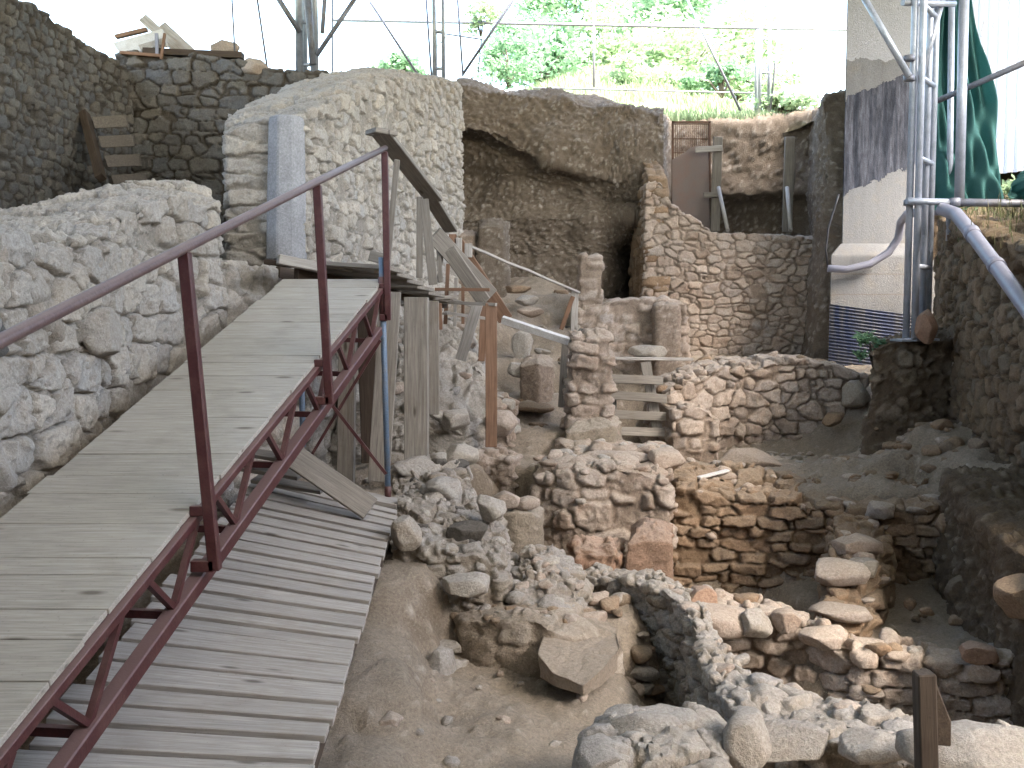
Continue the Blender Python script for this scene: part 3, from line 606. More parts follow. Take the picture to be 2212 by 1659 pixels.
# the ramp
def RX(Y): return -1.262 + .103 * (Y - 3.9)
def RZ(Y): return -.765 + .305 * (Y - 3.9)
def rp(Y, dx=0, dz=0): return Vector((RX(Y) + dx, Y, RZ(Y) + dz))
W0 = .71
ramp_t = TH('ramp', tuple(rp(2.0, -.35, -.3)), 'sloping plank ramp on a red steel truss with a handrail', 'ramp')
mb = MB(); Y = 1.0; rr = random.Random(4)
while Y < 7.2:
    wd = rr.choice([.11, .16, .2, .3, .34, .24, .4]); Y2 = min(Y + wd, 7.22); ov = rr.uniform(-.001, .010); ol = rr.uniform(-.012, .01); e1, e2, e3 = [rr.uniform(-.0015, .0015) for _ in range(3)]
    mb.quad(rp(Y + .003, -W0 + ol, e1), rp(Y + .003 + e2, ov, e2), rp(Y2 - .003 + e2, ov, e3), rp(Y2 - .003, -W0 + ol, e1), .022); Y = Y2
mb.build('deck', M['deckwood'], ramp_t, bevel=.002)
for side, dx in ((0, .012), (1, -W0 - .0)):
    m1 = MB().bar(rp(.9, dx, -.045), rp(7.15, dx, -.045), .035, .035); m1.build('top_chord', M['red'], ramp_t, bevel=.003)
    m1 = MB().bar(rp(.9, dx, -.30), rp(7.0, dx, -.30), .06, .06); m1.build('bottom_chord', M['red'], ramp_t, bevel=.005)
    y = 1.02
    while y < 6.9:
        MB().bar(rp(y, dx, -.06), rp(y + .20, dx, -.275), .024, .024).bar(rp(y + .20, dx, -.275), rp(y + .42, dx, -.06), .024, .024).build('brace', M['red'], ramp_t); y += .62
y = 1.22
while y < 7: MB().bar(rp(y, 0, -.30), rp(y + .05, -W0, -.30), .03, .03).build('cross_member', M['red'], ramp_t); y += .62
rail_pts = [(-1.61, 1.0, -.66), P(0, 737, 2.78), P(400, 535, 3.9), P(686, 392, 5.55), P(832, 320, 7.12)]
MB().path(rail_pts, .021, .021, 14).build('handrail', M['rail'], ramp_t)
for (tx, ty, bx, by, Yp, yb1) in ((398, 545, 465, 1232, 3.9, 1100), (685, 400, 712, 873, 5.55, 783), (831, 328, 838, 692, 7.1, 618)):
    tp = Vector(P(tx, ty, Yp)); bt = Vector(P(bx, by, Yp)); t = (yb1 - ty) / (by - ty); md = tp + (bt - tp) * t
    g_ = MB().bar(tp, bt, .045, .045, up=(0, 1, 0)).build('guard_post', M['red'], ramp_t, bevel=.004)
    hx = RX(Yp)
    MB().bar(md, (hx - .0, Yp, md.z), .035, .04).build('bracket', M['red'], g_, bevel=.003).location = (0, 0, 0)
    MB().bar(bt + Vector((0, 0, .02)), (hx, Yp, bt.z + .02), .045, .045).build('bracket', M['red'], g_, bevel=.003).location = (0, 0, 0)
# blue props under the head of the ramp, cross braced
bp = TH('steel_prop', P(836, 1078, 7.15), 'blue painted tubular steel prop standing before the wooden posts with a red sleeve', 'prop')
MB().tube(P(838, 1060, 7.12), P(824, 556, 7.12), .021).build('pole', M['blue'], bp)
MB().tube(P(838, 1078, 7.12), P(838, 1050, 7.12), .024).build('foot', M['red'], bp)
MB().tube(P(829, 692, 7.12), P(826, 598, 7.12), .032).build('sleeve', M['red'], bp)
bp = TH('steel_prop', P(655, 960, 7.05), 'blue tubular steel prop half hidden behind the ramp truss', 'prop')
MB().tube(P(655, 965, 7.25), P(648, 700, 7.25), .021).build('pole', M['blue'], bp)
MB().bar(P(712, 868, 7.05), P(834, 1024, 7.08), .022, .022).build('brace', M['red'], bp)
MB().bar(P(672, 985, 7.1), P(822, 735, 7.1), .02, .02).build('brace', M['red'], bp)
# the slatted lower walkway
wk = TH('walkway', (-1.2, 5, -1.5), 'lower boardwalk of spaced grey slats under the ramp', 'walkway')
def WL(t):  # left / right edge lines, t = 0 near .. 1 far
    a = Vector(P(20, 1640, 3.35)); b = Vector(P(560, 1028, 7.2)); return a + (b - a) * t
def WR(t):
    a = Vector(P(676, 1668, 3.42)); b = Vector(P(862, 1100, 6.85)); return a + (b - a) * t
mb = MB(); t = -.2; rr = random.Random(9)
while t < .985:
    wd = rr.choice([.027, .031, .034, .036]); gp = rr.choice([.010, .012, .013])
    if .15 < t < .28: wd, gp = .046, rr.choice([.002, .006])
    e = [rr.uniform(-.003, .003) for _ in range(4)]; la, ra = rr.uniform(-.02, .02), rr.uniform(-.012, .012); dv_ = (WR(t) - WL(t)).normalized()
    mb.quad(WL(t) + dv_ * la + Vector((0, 0, e[0])), WR(t) + dv_ * ra + Vector((0, 0, e[1])), WR(t + wd) + dv_ * ra + Vector((0, 0, e[2])), WL(t + wd) + dv_ * la + Vector((0, 0, e[3])), .034); t += wd + gp
mb.build('deck', M['wood'], wk, bevel=.003)
mb = MB()
for f in (.06, .5, .94):
    mb.bar(WL(-.1).lerp(WR(-.1), f) + Vector((0, 0, -.075)), WL(.98).lerp(WR(.98), f) + Vector((0, 0, -.075)), .07, .1)
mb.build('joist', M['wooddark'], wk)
# tilted hinged board lying at the head of the walkway
tb = TH('tread_board', P(760, 1060, 7.0), 'short ladder of grey boards tipped over at the far end of the slatted boardwalk', 'ladder')
MB().bar(P(608, 968, 6.55), P(800, 1100, 6.5), .16, .035, up=(.3, -1, .55)).build('stringer', M['woodgrey'], tb, bevel=.004)
for i, (x, y) in enumerate(((560, 962), (590, 1000), (640, 1030))):
    MB().bar(P(x - 90, y + 4, 6.9), P(x + 60, y + 28, 6.7), .1, .028, up=(0, -.3, 1)).build('tread', M['woodgrey'], tb, bevel=.003)
pl = TH('sill_plank', P(860, 1085, 7.0), 'pale plank end under the foot of the blue prop', 'plank')
MB().bar(P(770, 1070, 7.1), P(868, 1090, 7.0), .2, .035).build('board', M['wood'], pl, bevel=.004)
# heavy timber posts carrying the landing
def plank(nm, label, cat, a, b, wd, th, mat, up=(0, -1, 0), group=None, nseg=4, warp=.002):
    o = MB().bar(a, b, wd, th, up=up, nseg=nseg, warp=warp).build(nm, M[mat], None, bevel=.004, origin=((Vector(a) + Vector(b)) / 2))
    return tag(o, label, cat, group)
G1 = 'timber posts under the wooden landing'
plank('timber_post', 'thick cracked timber post, widest of those under the landing', 'post', P(900, 1000, 8.0), P(900, 642, 8.0), .185, .16, 'woodgrey', group=G1)
plank('timber_post', 'grey timber post at the left, behind the crossed red braces', 'post', P(747, 1045, 7.75), P(752, 700, 7.75), .13, .09, 'woodgrey', group=G1)
plank('timber_post', 'broad grey plank leaning behind the blue prop', 'post', P(818, 1040, 7.55), P(843, 630, 7.55), .16, .04, 'woodgrey', group=G1)
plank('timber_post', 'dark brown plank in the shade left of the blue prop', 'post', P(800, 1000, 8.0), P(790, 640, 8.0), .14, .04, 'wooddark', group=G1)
plank('timber_post', 'shorter grey plank post just right of the thick cracked post', 'post', P(937, 895, 8.3), P(936, 650, 8.3), .09, .05, 'woodgrey', group=G1)
plank('timber_post', 'reddish brown post at the front corner of the stair', 'post', P(1061, 965, 8.7), P(1061, 655, 8.7), .10, .08, 'woodred', group=G1)
plank('timber_post', 'short reddish post behind the stair corner post', 'post', P(1040, 780, 9.7), P(1046, 655, 9.7), .065, .05, 'woodred', group=G1)
plank('timber_post', 'white edged grey board leaning inwards below the stair', 'board', P(995, 778, 9.0), P(1032, 655, 9.0), .1, .03, 'wood', group=G1)
plank('timber_post', 'thin reddish stick hanging from the landing edge', 'post', P(952, 712, 8.5), P(950, 655, 8.5), .03, .03, 'woodred', group=G1)
# landing of pallets
ld = TH('landing', P(800, 600, 8), 'wooden landing of old pallets at the head of the ramp', 'landing')
m1 = MB()
for i, (x, y, Y_) in enumerate(((845, 582, 7.35), (868, 596, 7.6), (890, 610, 7.85), (912, 623, 8.15), (936, 636, 8.45), (955, 648, 8.8))):
    m1.bar(P(x - 215 + 16 * i, y - 14 + 2 * i, Y_ + .35), P(x + 8, y, Y_), .26, .03, up=(0, .1, 1))
m1.build('tread', M['woodgrey'], ld, bevel=.003)
m1 = MB().bar(P(640, 592, 7.5), P(962, 655, 9.0), .05, .09).bar(P(600, 588, 7.9), P(880, 640, 9.2), .05, .09)
m1.build('joist', M['wooddark'], ld)
m1 = MB()
for i in range(17):
    t = i / 16; a = Vector(P(640, 600, 7.5)).lerp(Vector(P(960, 668, 8.9)), t); m1.bar(a + Vector((0, .02, -.04)), a + Vector((0, .5, -.02)), .045, .018)
m1.build('slat', M['woodgrey'], ld)
MB().bar(P(600, 560, 7.4), P(690, 578, 7.5), .16, .07).build('block', M['wood'], ld, bevel=.005)
MB().bar(P(690, 570, 7.55), P(760, 584, 7.6), .2, .025).build('board', M['woodgrey'], ld, bevel=.004)
plank('broken_board', 'small broken grey board lying on the head of the landing', 'board', P(768, 574, 7.45), P(815, 583, 7.4), .1, .05, 'wood', up=(0, 0, 1))
plank('broken_board', 'chipped block of grey wood standing behind the blue prop', 'board', P(800, 552, 7.6), P(838, 562, 7.6), .12, .08, 'woodgrey', up=(0, 0, 1))
plank('broken_board', 'splintered dark board stub left of the landing', 'board', P(575, 566, 7.6), P(625, 572, 7.6), .15, .04, 'wooddark', up=(0, 0, 1))
# wooden guard rail going down the stair
gr = TH('guard_rail', P(930, 440, 8.4), 'grey wooden guard rail running down the stair from the ramp head', 'railing')
m1 = MB().bar(P(822, 286, 7.05), P(938, 432, 8.3), .14, .035, up=(0, .2, 1), nseg=4, warp=.003).bar(P(930, 428, 8.25), P(974, 498, 9.1), .12, .035, up=(0, .2, 1))
m1.build('top_rail', M['woodgrey'], gr, bevel=.004)
MB().bar(P(800, 283, 7.05), P(848, 292, 7.15), .16, .035).build('cap_board', M['woodgrey'], gr, bevel=.004)
for a, b, Y_, w_ in (((858, 345), (838, 560), 7.3, .04), ((907, 425), (906, 600), 8.1, .05), ((916, 430), (936, 615), 8.1, .07), ((945, 500), (952, 610), 8.9, .04), ((962, 505), (946, 610), 8.95, .03)):
    MB().bar(P(a[0], a[1], Y_), P(b[0], b[1], Y_ + .05), w_, .03, up=(0, -1, 0)).build('baluster', M['woodgrey'], gr, bevel=.003)
m1 = MB().bar(P(938, 506, 8.8), P(1060, 640, 9.3), .16, .03, up=(-.5, -.8, .6)).bar(P(968, 540, 8.9), P(1045, 650, 9.2), .13, .03, up=(-.5, -.8, .6))
m1.build('stringer', M['woodgrey'], gr, bevel=.004)
MB().bar(P(985, 525, 9.6), P(1092, 690, 9.9), .15, .03, up=(-.5, -.8, .6)).build('stringer', M['woodred'], gr, bevel=.004)
for x, y in ((978, 520), (990, 528), (1012, 540)):
    MB().bar(P(x, y - 14, 9.4), P(x, y + 16, 9.4), .07, .04, up=(0, -1, 0)).build('block', M['woodred' if x == 978 else 'wood'], gr, bevel=.003)
fr_ = TH('stair_frame', P(1000, 650, 9.2), 'light wooden frame of thin laths under the stair', 'frame')
for (a, b, ya, yb, w_, mt) in (((940, 625), (1058, 626), 8.9, 8.8, .03, 'woodred'), ((945, 652), (1072, 658), 8.9, 8.65, .04, 'woodgrey'), ((930, 645), (986, 640), 8.6, 8.9, .05, 'woodgrey'), ((960, 675), (1050, 688), 9.3, 9.3, .035, 'wood'),
        ((968, 570), (962, 700), 9.4, 9.4, .035, 'woodred'), ((985, 600), (982, 705), 9.5, 9.5, .03, 'wood'), ((1000, 620), (1000, 700), 9.6, 9.6, .03, 'woodred'), ((960, 640), (1030, 665), 9.5, 9.5, .03, 'wood')):
    MB().bar(P(a[0], a[1], ya), P(b[0], b[1], yb), w_, .028, up=(0, -1, 0) if abs(a[0] - b[0]) < 10 else (0, 0, 1)).build('lath', M[mt], fr_, bevel=.002)
plank('rail_profile', 'pale metal profile sloping down to the rubble pillar', 'rail', P(1085, 690, 9.6), P(1232, 738, 9.4), .05, .07, 'white', up=(0, -.4, 1))
plank('thin_pole', 'thin straight pole slanting across to the far slim pillar', 'pole', P(1005, 528, 10.0), P(1252, 632, 11.8), .025, .025, 'wood', up=(0, 0, 1), nseg=6, warp=.01)
plank('upright_plank', 'pale upright plank against the far slim pillar', 'plank', P(1240, 730, 11.7), P(1242, 630, 11.8), .08, .03, 'wood')
plank('leaning_lath', 'brown lath leaning against the pale upright plank', 'plank', P(1212, 712, 11.7), P(1238, 640, 11.7), .05, .03, 'woodred')
plank('upright_plank', 'brown plank standing in the shade left of the rubble pillar', 'plank', P(1213, 880, 9.8), P(1222, 735, 9.8), .07, .03, 'woodgrey')
# slatted barrier over the sunken shaft
bar_t = TH('slatted_barrier', P(1380, 850, 9.9), 'grey slatted wooden barrier leaning over the shaft right of the rubble pillar', 'barrier')
for (x0, y0, x1, y1) in ((1326, 818, 1432, 822), (1326, 853, 1440, 862), (1326, 895, 1438, 900), (1326, 930, 1436, 934)):
    MB().bar(P(x0 - 8, y0, 9.85), P(x1, y1, 9.9), .03, .085, up=(0, .2, 1), nseg=3, warp=.003).build('slat', M['woodgrey'], bar_t, bevel=.003)
MB().bar(P(1394, 782, 10.0), P(1422, 940, 9.95), .1, .03, up=(0, -1, 0)).bar(P(1322, 850, 9.95), P(1330, 940, 9.95), .07, .03, up=(0, -1, 0)).build('stile', M['woodgrey'], bar_t, bevel=.003)
plank('top_board', 'narrow board laid level above the slatted barrier', 'board', P(1320, 774, 10.3), P(1495, 776, 10.4), .1, .03, 'wood', up=(0, 0, 1))
plank('loose_plank', 'short white plank lying on the dust of the middle terrace', 'plank', PZ(1508, 1032, -1.36), PZ(1572, 1016, -1.33), .05, .02, 'white', up=(0, 0, 1))
# dark post at the lower right corner
dp = TH('guard_post', P(2015, 1700, 2.9), 'dark brown wooden post with a block nailed to it in the lower right corner', 'post')
MB().bar(P(2008, 1900, 2.75), P(1996, 1452, 2.75), .052, .05, up=(0, -1, 0)).build('upright', M['wooddark'], dp, bevel=.004)
MB().poly([P(1999, 1455, 2.8), P(2014, 1453, 2.8), P(2056, 1560, 2.8), P(2056, 1614, 2.8), P(2003, 1608, 2.8)], .045, (0, 1, 0)).build('block', M['wooddark'], dp, bevel=.004)
# broken pallet leaning in the far left corner
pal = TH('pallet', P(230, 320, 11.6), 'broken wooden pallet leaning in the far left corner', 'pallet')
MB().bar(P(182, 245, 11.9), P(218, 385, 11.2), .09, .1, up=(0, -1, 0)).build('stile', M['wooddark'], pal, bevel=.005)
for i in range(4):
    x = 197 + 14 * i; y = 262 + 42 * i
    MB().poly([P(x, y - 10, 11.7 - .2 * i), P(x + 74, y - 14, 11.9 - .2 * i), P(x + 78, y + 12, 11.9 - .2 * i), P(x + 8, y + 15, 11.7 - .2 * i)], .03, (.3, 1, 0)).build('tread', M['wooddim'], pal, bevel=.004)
# timber on the brink, back left
plank('edge_beam', 'long dark beam lying along the brink above the far left corner', 'beam', P(312, 112, 13.2), P(525, 121, 13.2), .15, .08, 'wooddark', up=(0, 0, 1))
jk = TH('scrap_pile', P(320, 105, 13.3), 'heap of broken furniture and boards on the brink at the upper left', 'scrap')
MB().poly([P(243, 92, 13.2), P(350, 62, 13.2), P(362, 100, 13.2), P(262, 122, 13.2)], .04, (0, 1, 0)).build('door_panel', M['white'], jk, bevel=.006)
MB().poly([P(300, 98, 13.17), P(355, 82, 13.17), P(358, 96, 13.17), P(306, 110, 13.17)], .02, (0, -1, 0)).build('moulding', M['wood'], jk)
MB().bar(P(308, 38, 13.5), P(396, 118, 13.4), .12, .04, up=(0, -1, .4)).build('board', M['wood'], jk, bevel=.004)
MB().bar(P(350, 55, 13.6), P(420, 120, 13.4), .12, .05, up=(0, -1, .4)).build('board', M['wood'], jk, bevel=.004)
MB().bar(P(250, 80, 13.4), P(318, 64, 13.4), .08, .05, up=(0, 0, 1)).build('board', M['woodred'], jk, bevel=.004)
MB().bar(P(262, 115, 13.1), P(350, 122, 13.1), .1, .04).build('board', M['woodred'], jk, bevel=.004)
MB().bar(P(338, 72, 13.1), P(340, 122, 13.1), .04, .03, up=(0, -1, 0)).build('upright', M['pvc'], jk)
MB().bar(P(356, 72, 13.05), P(348, 128, 13.05), .03, .03, up=(0, -1, 0)).build('upright', M['woodred'], jk)
# grille, sheet and shores at the back
gt = TH('metal_gate', P(1490, 495, 16), 'rusty barred gate backed by a torn stained metal sheet at the back of the dig', 'gate')
MB().poly([P(1452, 345, 16.0), P(1478, 330, 16.0), P(1492, 318, 16.0), P(1510, 314, 16.0), P(1530, 330, 16.0), P(1534, 505, 16.0), P(1453, 520, 16.0)], .01, (0, 1, 0)).build('metal_sheet', M['sheetmetal'], gt)
m1 = MB()
for i in range(19): x = 1455 + 75 * i / 18; m1.tube(P(x, 268, 16.05), P(x, 420, 16.05), .006, n=6)
for y in (268, 300, 330, 360, 400): m1.bar(P(1453, y, 16.05), P(1532, y, 16.05), .014, .014)
m1.build('bars', M['rust'], gt)
MB().bar(P(1453, 262, 16.03), P(1453, 430, 16.03), .03, .03, up=(0, -1, 0)).bar(P(1533, 262, 16.03), P(1533, 430, 16.03), .03, .03, up=(0, -1, 0)).bar(P(1452, 264, 16.03), P(1534, 264, 16.03), .03, .03).build('frame', M['rust'], gt)
sh = TH('timber_shore', P(1550, 498, 15.8), 'grey shoring plank with two short battens beside the metal gate', 'shoring')
MB().bar(P(1544, 500, 15.8), P(1551, 296, 15.8), .14, .05, up=(0, -1, 0)).build('upright', M['woodgrey'], sh, bevel=.005)
MB().bar(P(1502, 324, 15.75), P(1560, 320, 15.75), .04, .09).build('batten', M['wood'], sh, bevel=.004)
MB().bar(P(1520, 422, 15.75), P(1554, 420, 15.75), .04, .08).build('batten', M['woodgrey'], sh, bevel=.004)
MB().tube(P(1552, 405, 15.6), P(1572, 498, 15.0), .03).build('strut', M['wood'], sh)
sh = TH('timber_shore', P(1703, 498, 15.8), 'grey shoring plank propped alone in the dark right hand bay', 'shoring')
MB().bar(P(1700, 502, 15.8), P(1706, 296, 15.8), .15, .05, up=(0, -1, 0)).bar(P(1710, 420, 15.9), P(1716, 330, 15.9), .06, .05, up=(0, -1, 0)).build('upright', M['woodgrey'], sh, bevel=.005)
MB().tube(P(1700, 405, 15.6), P(1708, 498, 15.1), .03).build('strut', M['wood'], sh)

# ------------------------------------------------------------ concrete pier, membrane, conduit
def conc_mat():
    m, n, b = mat_new('concrete'); pos = N(n, 'ShaderNodeNewGeometry'); P_ = pos.outputs['Position']
    sx = N(n, 'ShaderNodeSeparateXYZ'); n.links.new(P_, sx.inputs[0]); Z = sx.outputs[2]; X = sx.outputs[0]
    n1 = noise(n, P_, 5, 5); n2 = noise(n, P_, 60, 4, .7)
    mp = N(n, 'ShaderNodeMapping'); mp.inputs['Scale'].default_value = (9, 9, .7); n.links.new(P_, mp.inputs['Vector']); st = noise(n, mp.outputs[0], 1.5, 5, .65)
    c = mixc(n, st, (.17, .17, .172), (.115, .116, .118)); c = mixc(n, ramp(n, n1, [(.5, (0, 0, 0)), (.75, (.7, .7, .7))]), c, (.17, .155, .135))
    drip = N(n, 'ShaderNodeMapping'); drip.inputs['Scale'].default_value = (11, 11, .8); n.links.new(P_, drip.inputs['Vector'])
    c = mixc(n, ramp(n, noise(n, drip.outputs[0], 1.0, 4, .6), [(.58, (0, 0, 0)), (.8, (.45, .45, .45))]), c, (.085, .08, .075))
    zz = mth(n, 'SUBTRACT', Z, mth(n, 'MULTIPLY', mth(n, 'SUBTRACT', X, 4.2), .40)); zz = mth(n, 'ADD', zz, mth(n, 'MULTIPLY', mth(n, 'SUBTRACT', noise(n, P_, 6, 4, .7), .5), .28))
    white = mth(n, 'GREATER_THAN', mth(n, 'ADD', Z, mth(n, 'MULTIPLY', n1, .25)), 3.35)
    c = mixc(n, mth(n, 'MULTIPLY', white, .85), c, (.29, .295, .31))
    dk = mth(n, 'MULTIPLY', mth(n, 'GREATER_THAN', zz, 1.52), mth(n, 'LESS_THAN', zz, 2.72))
    coat = mixc(n, ramp(n, st, [(.38, (0, 0, 0)), (.62, (1, 1, 1))]), (.025, .028, .038), (.08, .083, .10))
    mp2 = N(n, 'ShaderNodeMapping'); mp2.inputs['Scale'].default_value = (22, 22, 5); n.links.new(P_, mp2.inputs['Vector']); coat = mixc(n, 1.0, coat, ramp(n, noise(n, mp2.outputs[0], 1.2, 5, .7), [(.3, (.5, .5, .5)), (.7, (1.4, 1.4, 1.4))]), 'MULTIPLY')
    c = mixc(n, dk, c, coat)
    br = N(n, 'ShaderNodeTexBrick'); br.offset = .5
    # board marks of the formwork on the flared foot
    bw = mth(n, 'PINGPONG', mth(n, 'ADD', Z, mth(n, 'MULTIPLY', n1, .03)), .13); ln = mth(n, 'MULTIPLY', mth(n, 'LESS_THAN', bw, .007), mth(n, 'LESS_THAN', Z, .72))
    c = mixc(n, mth(n, 'MULTIPLY', ln, .6), c, (.12, .10, .08))
    c = mixc(n, 1.0, c, ramp(n, n2, [(.25, (.78, .78, .78)), (.75, (1.15, 1.15, 1.15))]), 'MULTIPLY')
    n.nodes.remove(br)
    n.links.new(c, b.inputs['Base Color']); bump(n, b, mth(n, 'ADD', n2, mth(n, 'MULTIPLY', dk, .8)), .006)
    return m
M['concrete'] = conc_mat()
pier = TH('concrete_pier', (4.7, 13.3, -.8), 'tall concrete pier with a dark waterproofed band and a flared foot', 'pier')
def prism(rings, name, mat, parent, smooth=False):
    b = MB(); n = len(rings[0]); vs = [v for r_ in rings for v in r_]; fs = [tuple(range(n))[::-1], tuple(range((len(rings) - 1) * n, len(rings) * n))]
    for i in range(len(rings) - 1):
        for k in range(n): fs.append((i * n + k, i * n + (k + 1) % n, (i + 1) * n + (k + 1) % n, (i + 1) * n + k))
    b._add(vs, fs, [(0, 0, 0)] * len(vs)); return b.build(name, mat, parent, bevel=.012)
def rect(x0, x1, y0, y1, z, k=0): return [(x0, y0, z), (x1, y0, z), (x1 + k, y1, z), (x0 + k, y1, z)]
prism([rect(4.24, 5.13, 13.02, 13.95, .86, .42), rect(4.24, 5.13, 13.02, 13.95, 5.55, .42)], 'shaft', M['concrete'], pier)
prism([rect(4.06, 5.30, 12.88, 14.1, -1.0, .45), rect(4.06, 5.29, 12.88, 14.1, .74, .45), rect(4.22, 5.20, 13.0, 14.0, .90, .42)], 'foot', M['concrete'], pier)
prism([rect(5.12, 5.66, 13.2, 14.1, -1.0, .3), rect(5.12, 5.64, 13.2, 14.1, .70, .3)], 'foot', M['concrete'], pier)
def memb_mat():
    m, n, b = mat_new('membrane'); P_ = N(n, 'ShaderNodeNewGeometry').outputs['Position']; mp = N(n, 'ShaderNodeMapping'); mp.inputs['Scale'].default_value = (9, 9, .8); n.links.new(P_, mp.inputs['Vector'])
    c = mixc(n, ramp(n, noise(n, mp.outputs[0], 1.3, 5), [(.42, (0, 0, 0)), (.65, (1, 1, 1))]), (.045, .055, .10), (.13, .125, .12)); n.links.new(c, b.inputs['Base Color']); b.inputs['Roughness'].default_value = .5; return m
x0, x1 = 4.05, 5.25; nz = 27 * 8; xs = np.linspace(x0, x1, 3); zs = np.linspace(-1.0, .12, nz)
Gm = np.zeros((nz, 3, 3))
for i, z in enumerate(zs):
    for j, x in enumerate(xs): Gm[i, j] = (x, 12.84 - .014 * math.cos(z * 2 * math.pi / .042), z - (.16 * (x - x0) / (x1 - x0)))
mo = np_mesh('waterproof_membrane', Gm.reshape(-1, 3), grid_faces(nz, 3, False), memb_mat()); tag(mo, 'ribbed dark blue damp proof membrane wrapped round the foot of the concrete pier', 'membrane')
mo.modifiers.new('t', 'SOLIDIFY').thickness = .004
cd = TH('conduit', P(1850, 580, 12.7), 'grey plastic conduit curving round the pier, with a thin black cable at its end', 'pipe')
MB().path([P(x, y, Y_) for x, y, Y_ in ((1788, 580, 12.75), (1830, 582, 12.72), (1880, 570, 12.68), (1920, 545, 12.62), (1940, 515, 12.55), (1946, 480, 12.4), (1960, 462, 11.8), (2005, 455, 11.0), (2040, 455, 10.2))], .045, .05, 14).build('pipe', M['pvc'], cd)
MB().path([P(x, y, 12.78) for x, y in ((1788, 578), (1784, 540), (1790, 490), (1806, 440), (1812, 420))], .013).build('cable', M['cable'], cd)

# ------------------------------------------------------------ steel frame of the shelter
ST = 'steel lattice posts of the shelter'
def lattice(label, legs, rungs, r, ztop, mat='steel', rr_=None):
    t = TH('lattice_post', legs[0][0], label, 'post', ST)
    for a, b in legs: MB().tube(a, b, r).build('leg', M[mat], t)
    for a, b in rungs: MB().tube(a, b, rr_ or r * .7).build('rung', M[mat], t)
    return t
top = 5.4
def up(px, py, Y_, r0=None): a = Vector(P(px, py, Y_)); return (tuple(a), (a.x, a.y, top))
L1 = [up(1957, 730, 9.3), up(1975, 732, 9.25), up(1990, 728, 9.55), up(2003, 728, 9.6)]
rg = []
for py in (728, 575, 343, 170, 15):
    z = P(1960, py, 9.3)[2]; a = Vector(L1[1][0]); c = Vector(L1[3][0]); d_ = Vector(L1[0][0]); rg.append(((a.x, a.y, z), (c.x, c.y, z)))
t1 = lattice('silver four legged lattice post standing on the earth pier', L1, rg, .031, top, rr_=.024)
MB().bar(P(1935, 735, 9.4), P(2015, 733, 9.4), .3, .02).build('base_plate', M['steel'], t1)
for py in (168, 125, 437):
    MB().tube(P(1964, py - 5, 9.24), P(1964, py + 7, 9.24), .05).build('clamp', M['darksteel'], t1)
tb_ = TH('scaffold_frame', P(2060, 440, 9.6), 'silver scaffold of tubes and braces behind the lattice post', 'scaffold')
for (a, b, ya, yb, r) in (((2050, 520), (2056, 5), 9.9, 9.9, .03), ((2072, 440), (2084, -60), 9.5, 9.5, .045), ((1950, 6), (2062, 8), 9.3, 9.6, .028), ((1964, 165), (1846, -40), 9.2, 9.4, .03), ((1990, 168), (2046, -40), 9.5, 9.6, .028),
        ((1992, 232), (2330, 85), 9.9, 9.0, .028), ((1958, 434), (2062, 437), 9.2, 9.25, .03), ((2050, 437), (2330, 441), 9.25, 9.3, .036)):
    MB().tube(P(a[0], a[1], ya), P(b[0], b[1], yb), r).build('tube', M['darksteel' if (a[0], a[1]) in ((2050, 437), (1992, 232)) else 'steel'], tb_)
MB().tube(P(2062, 428, 9.23), P(2062, 446, 9.23), .05).build('clamp', M['darksteel'], tb_)
dn = TH('drain_pipe', P(2100, 520, 9.0), 'long grey drain pipe slanting down over the right bank', 'pipe')
MB().path([P(2035, 452, 9.2), P(2065, 462, 8.95), P(2100, 505, 8.4), P(2160, 585, 7.6), P(2240, 695, 6.8), tuple(Vector(P(2240, 695, 6.8)) + (Vector(P(2240, 695, 6.8)) - Vector(P(2160, 585, 7.6))) * 1.6)], .058, .058, 16, caps=False).build('pipe', M['pvc'], dn)
MB().tube(P(2098, 501, 8.43), P(2104, 511, 8.35), .067, n=16).build('joint', M['pvc'], dn)
MB().tube(P(2150, 571, 7.73), P(2156, 579, 7.66), .067, n=16).build('joint', M['pvc'], dn)
for lab, px, py, Y_, gap, mt in (('silver ladder like post on the brink above the pale wall', 648, 165, 13.6, 32, 'steel'), ('slender ladder like post standing on the brink left of the hanging branch', 938, 170, 15.6, 20, 'steel'), ('slender ladder like post at the far right of the grassy bank', 1640, 248, 17.2, 20, 'steel')):
    a = up(px, py, Y_); b = up(px + gap, py, Y_)
    rg = []
    for k in range(5):
        z = a[0][2] + .15 + k * .55; rg.append(((a[0][0], Y_, z), (b[0][0], Y_, z)))
    lattice(lab, [a, b, ((a[0][0], Y_ + .25, a[0][2]), (a[0][0], Y_ + .25, top))], rg, .055 if gap == 32 else .03, top, mt, rr_=.025)
BR = 'thin braces of the shelter frame'
def brace(label, a, b, ya, yb, r=.02, mt='darksteel', nm='brace_tube'):
    o = MB().tube(P(a[0], a[1], ya), P(b[0], b[1], yb), r).build(nm, M[mt], None, origin=P(a[0], a[1], ya)); return tag(o, label, 'brace', BR)
brace('grey tube sloping up left from the silver post on the brink', (648, 70), (590, -20), 13.5, 13.4, .035, 'darksteel')
brace('grey tube sloping up right from the silver post on the brink', (684, 120), (775, -15), 13.4, 13.4, .03, 'darksteel')
brace('short dark tube hanging between the silver post legs', (676, 140), (664, -20), 13.4, 13.4, .045, 'darksteel')
brace('short tube with a clamp end beside the silver post', (696, 72), (703, -20), 13.3, 13.3, .028, 'darksteel')
brace('thin rod standing right of the silver post on the brink', (718, 165), (718, -20), 14.6, 14.6, .012)
brace('thin wire stay leaning above the dark beam, nearer the corner', (508, 128), (500, -20), 13.2, 13.2, .012)
brace('thin wire stay leaning above the rock on the brink', (577, 145), (553, -20), 13.3, 13.3, .014)
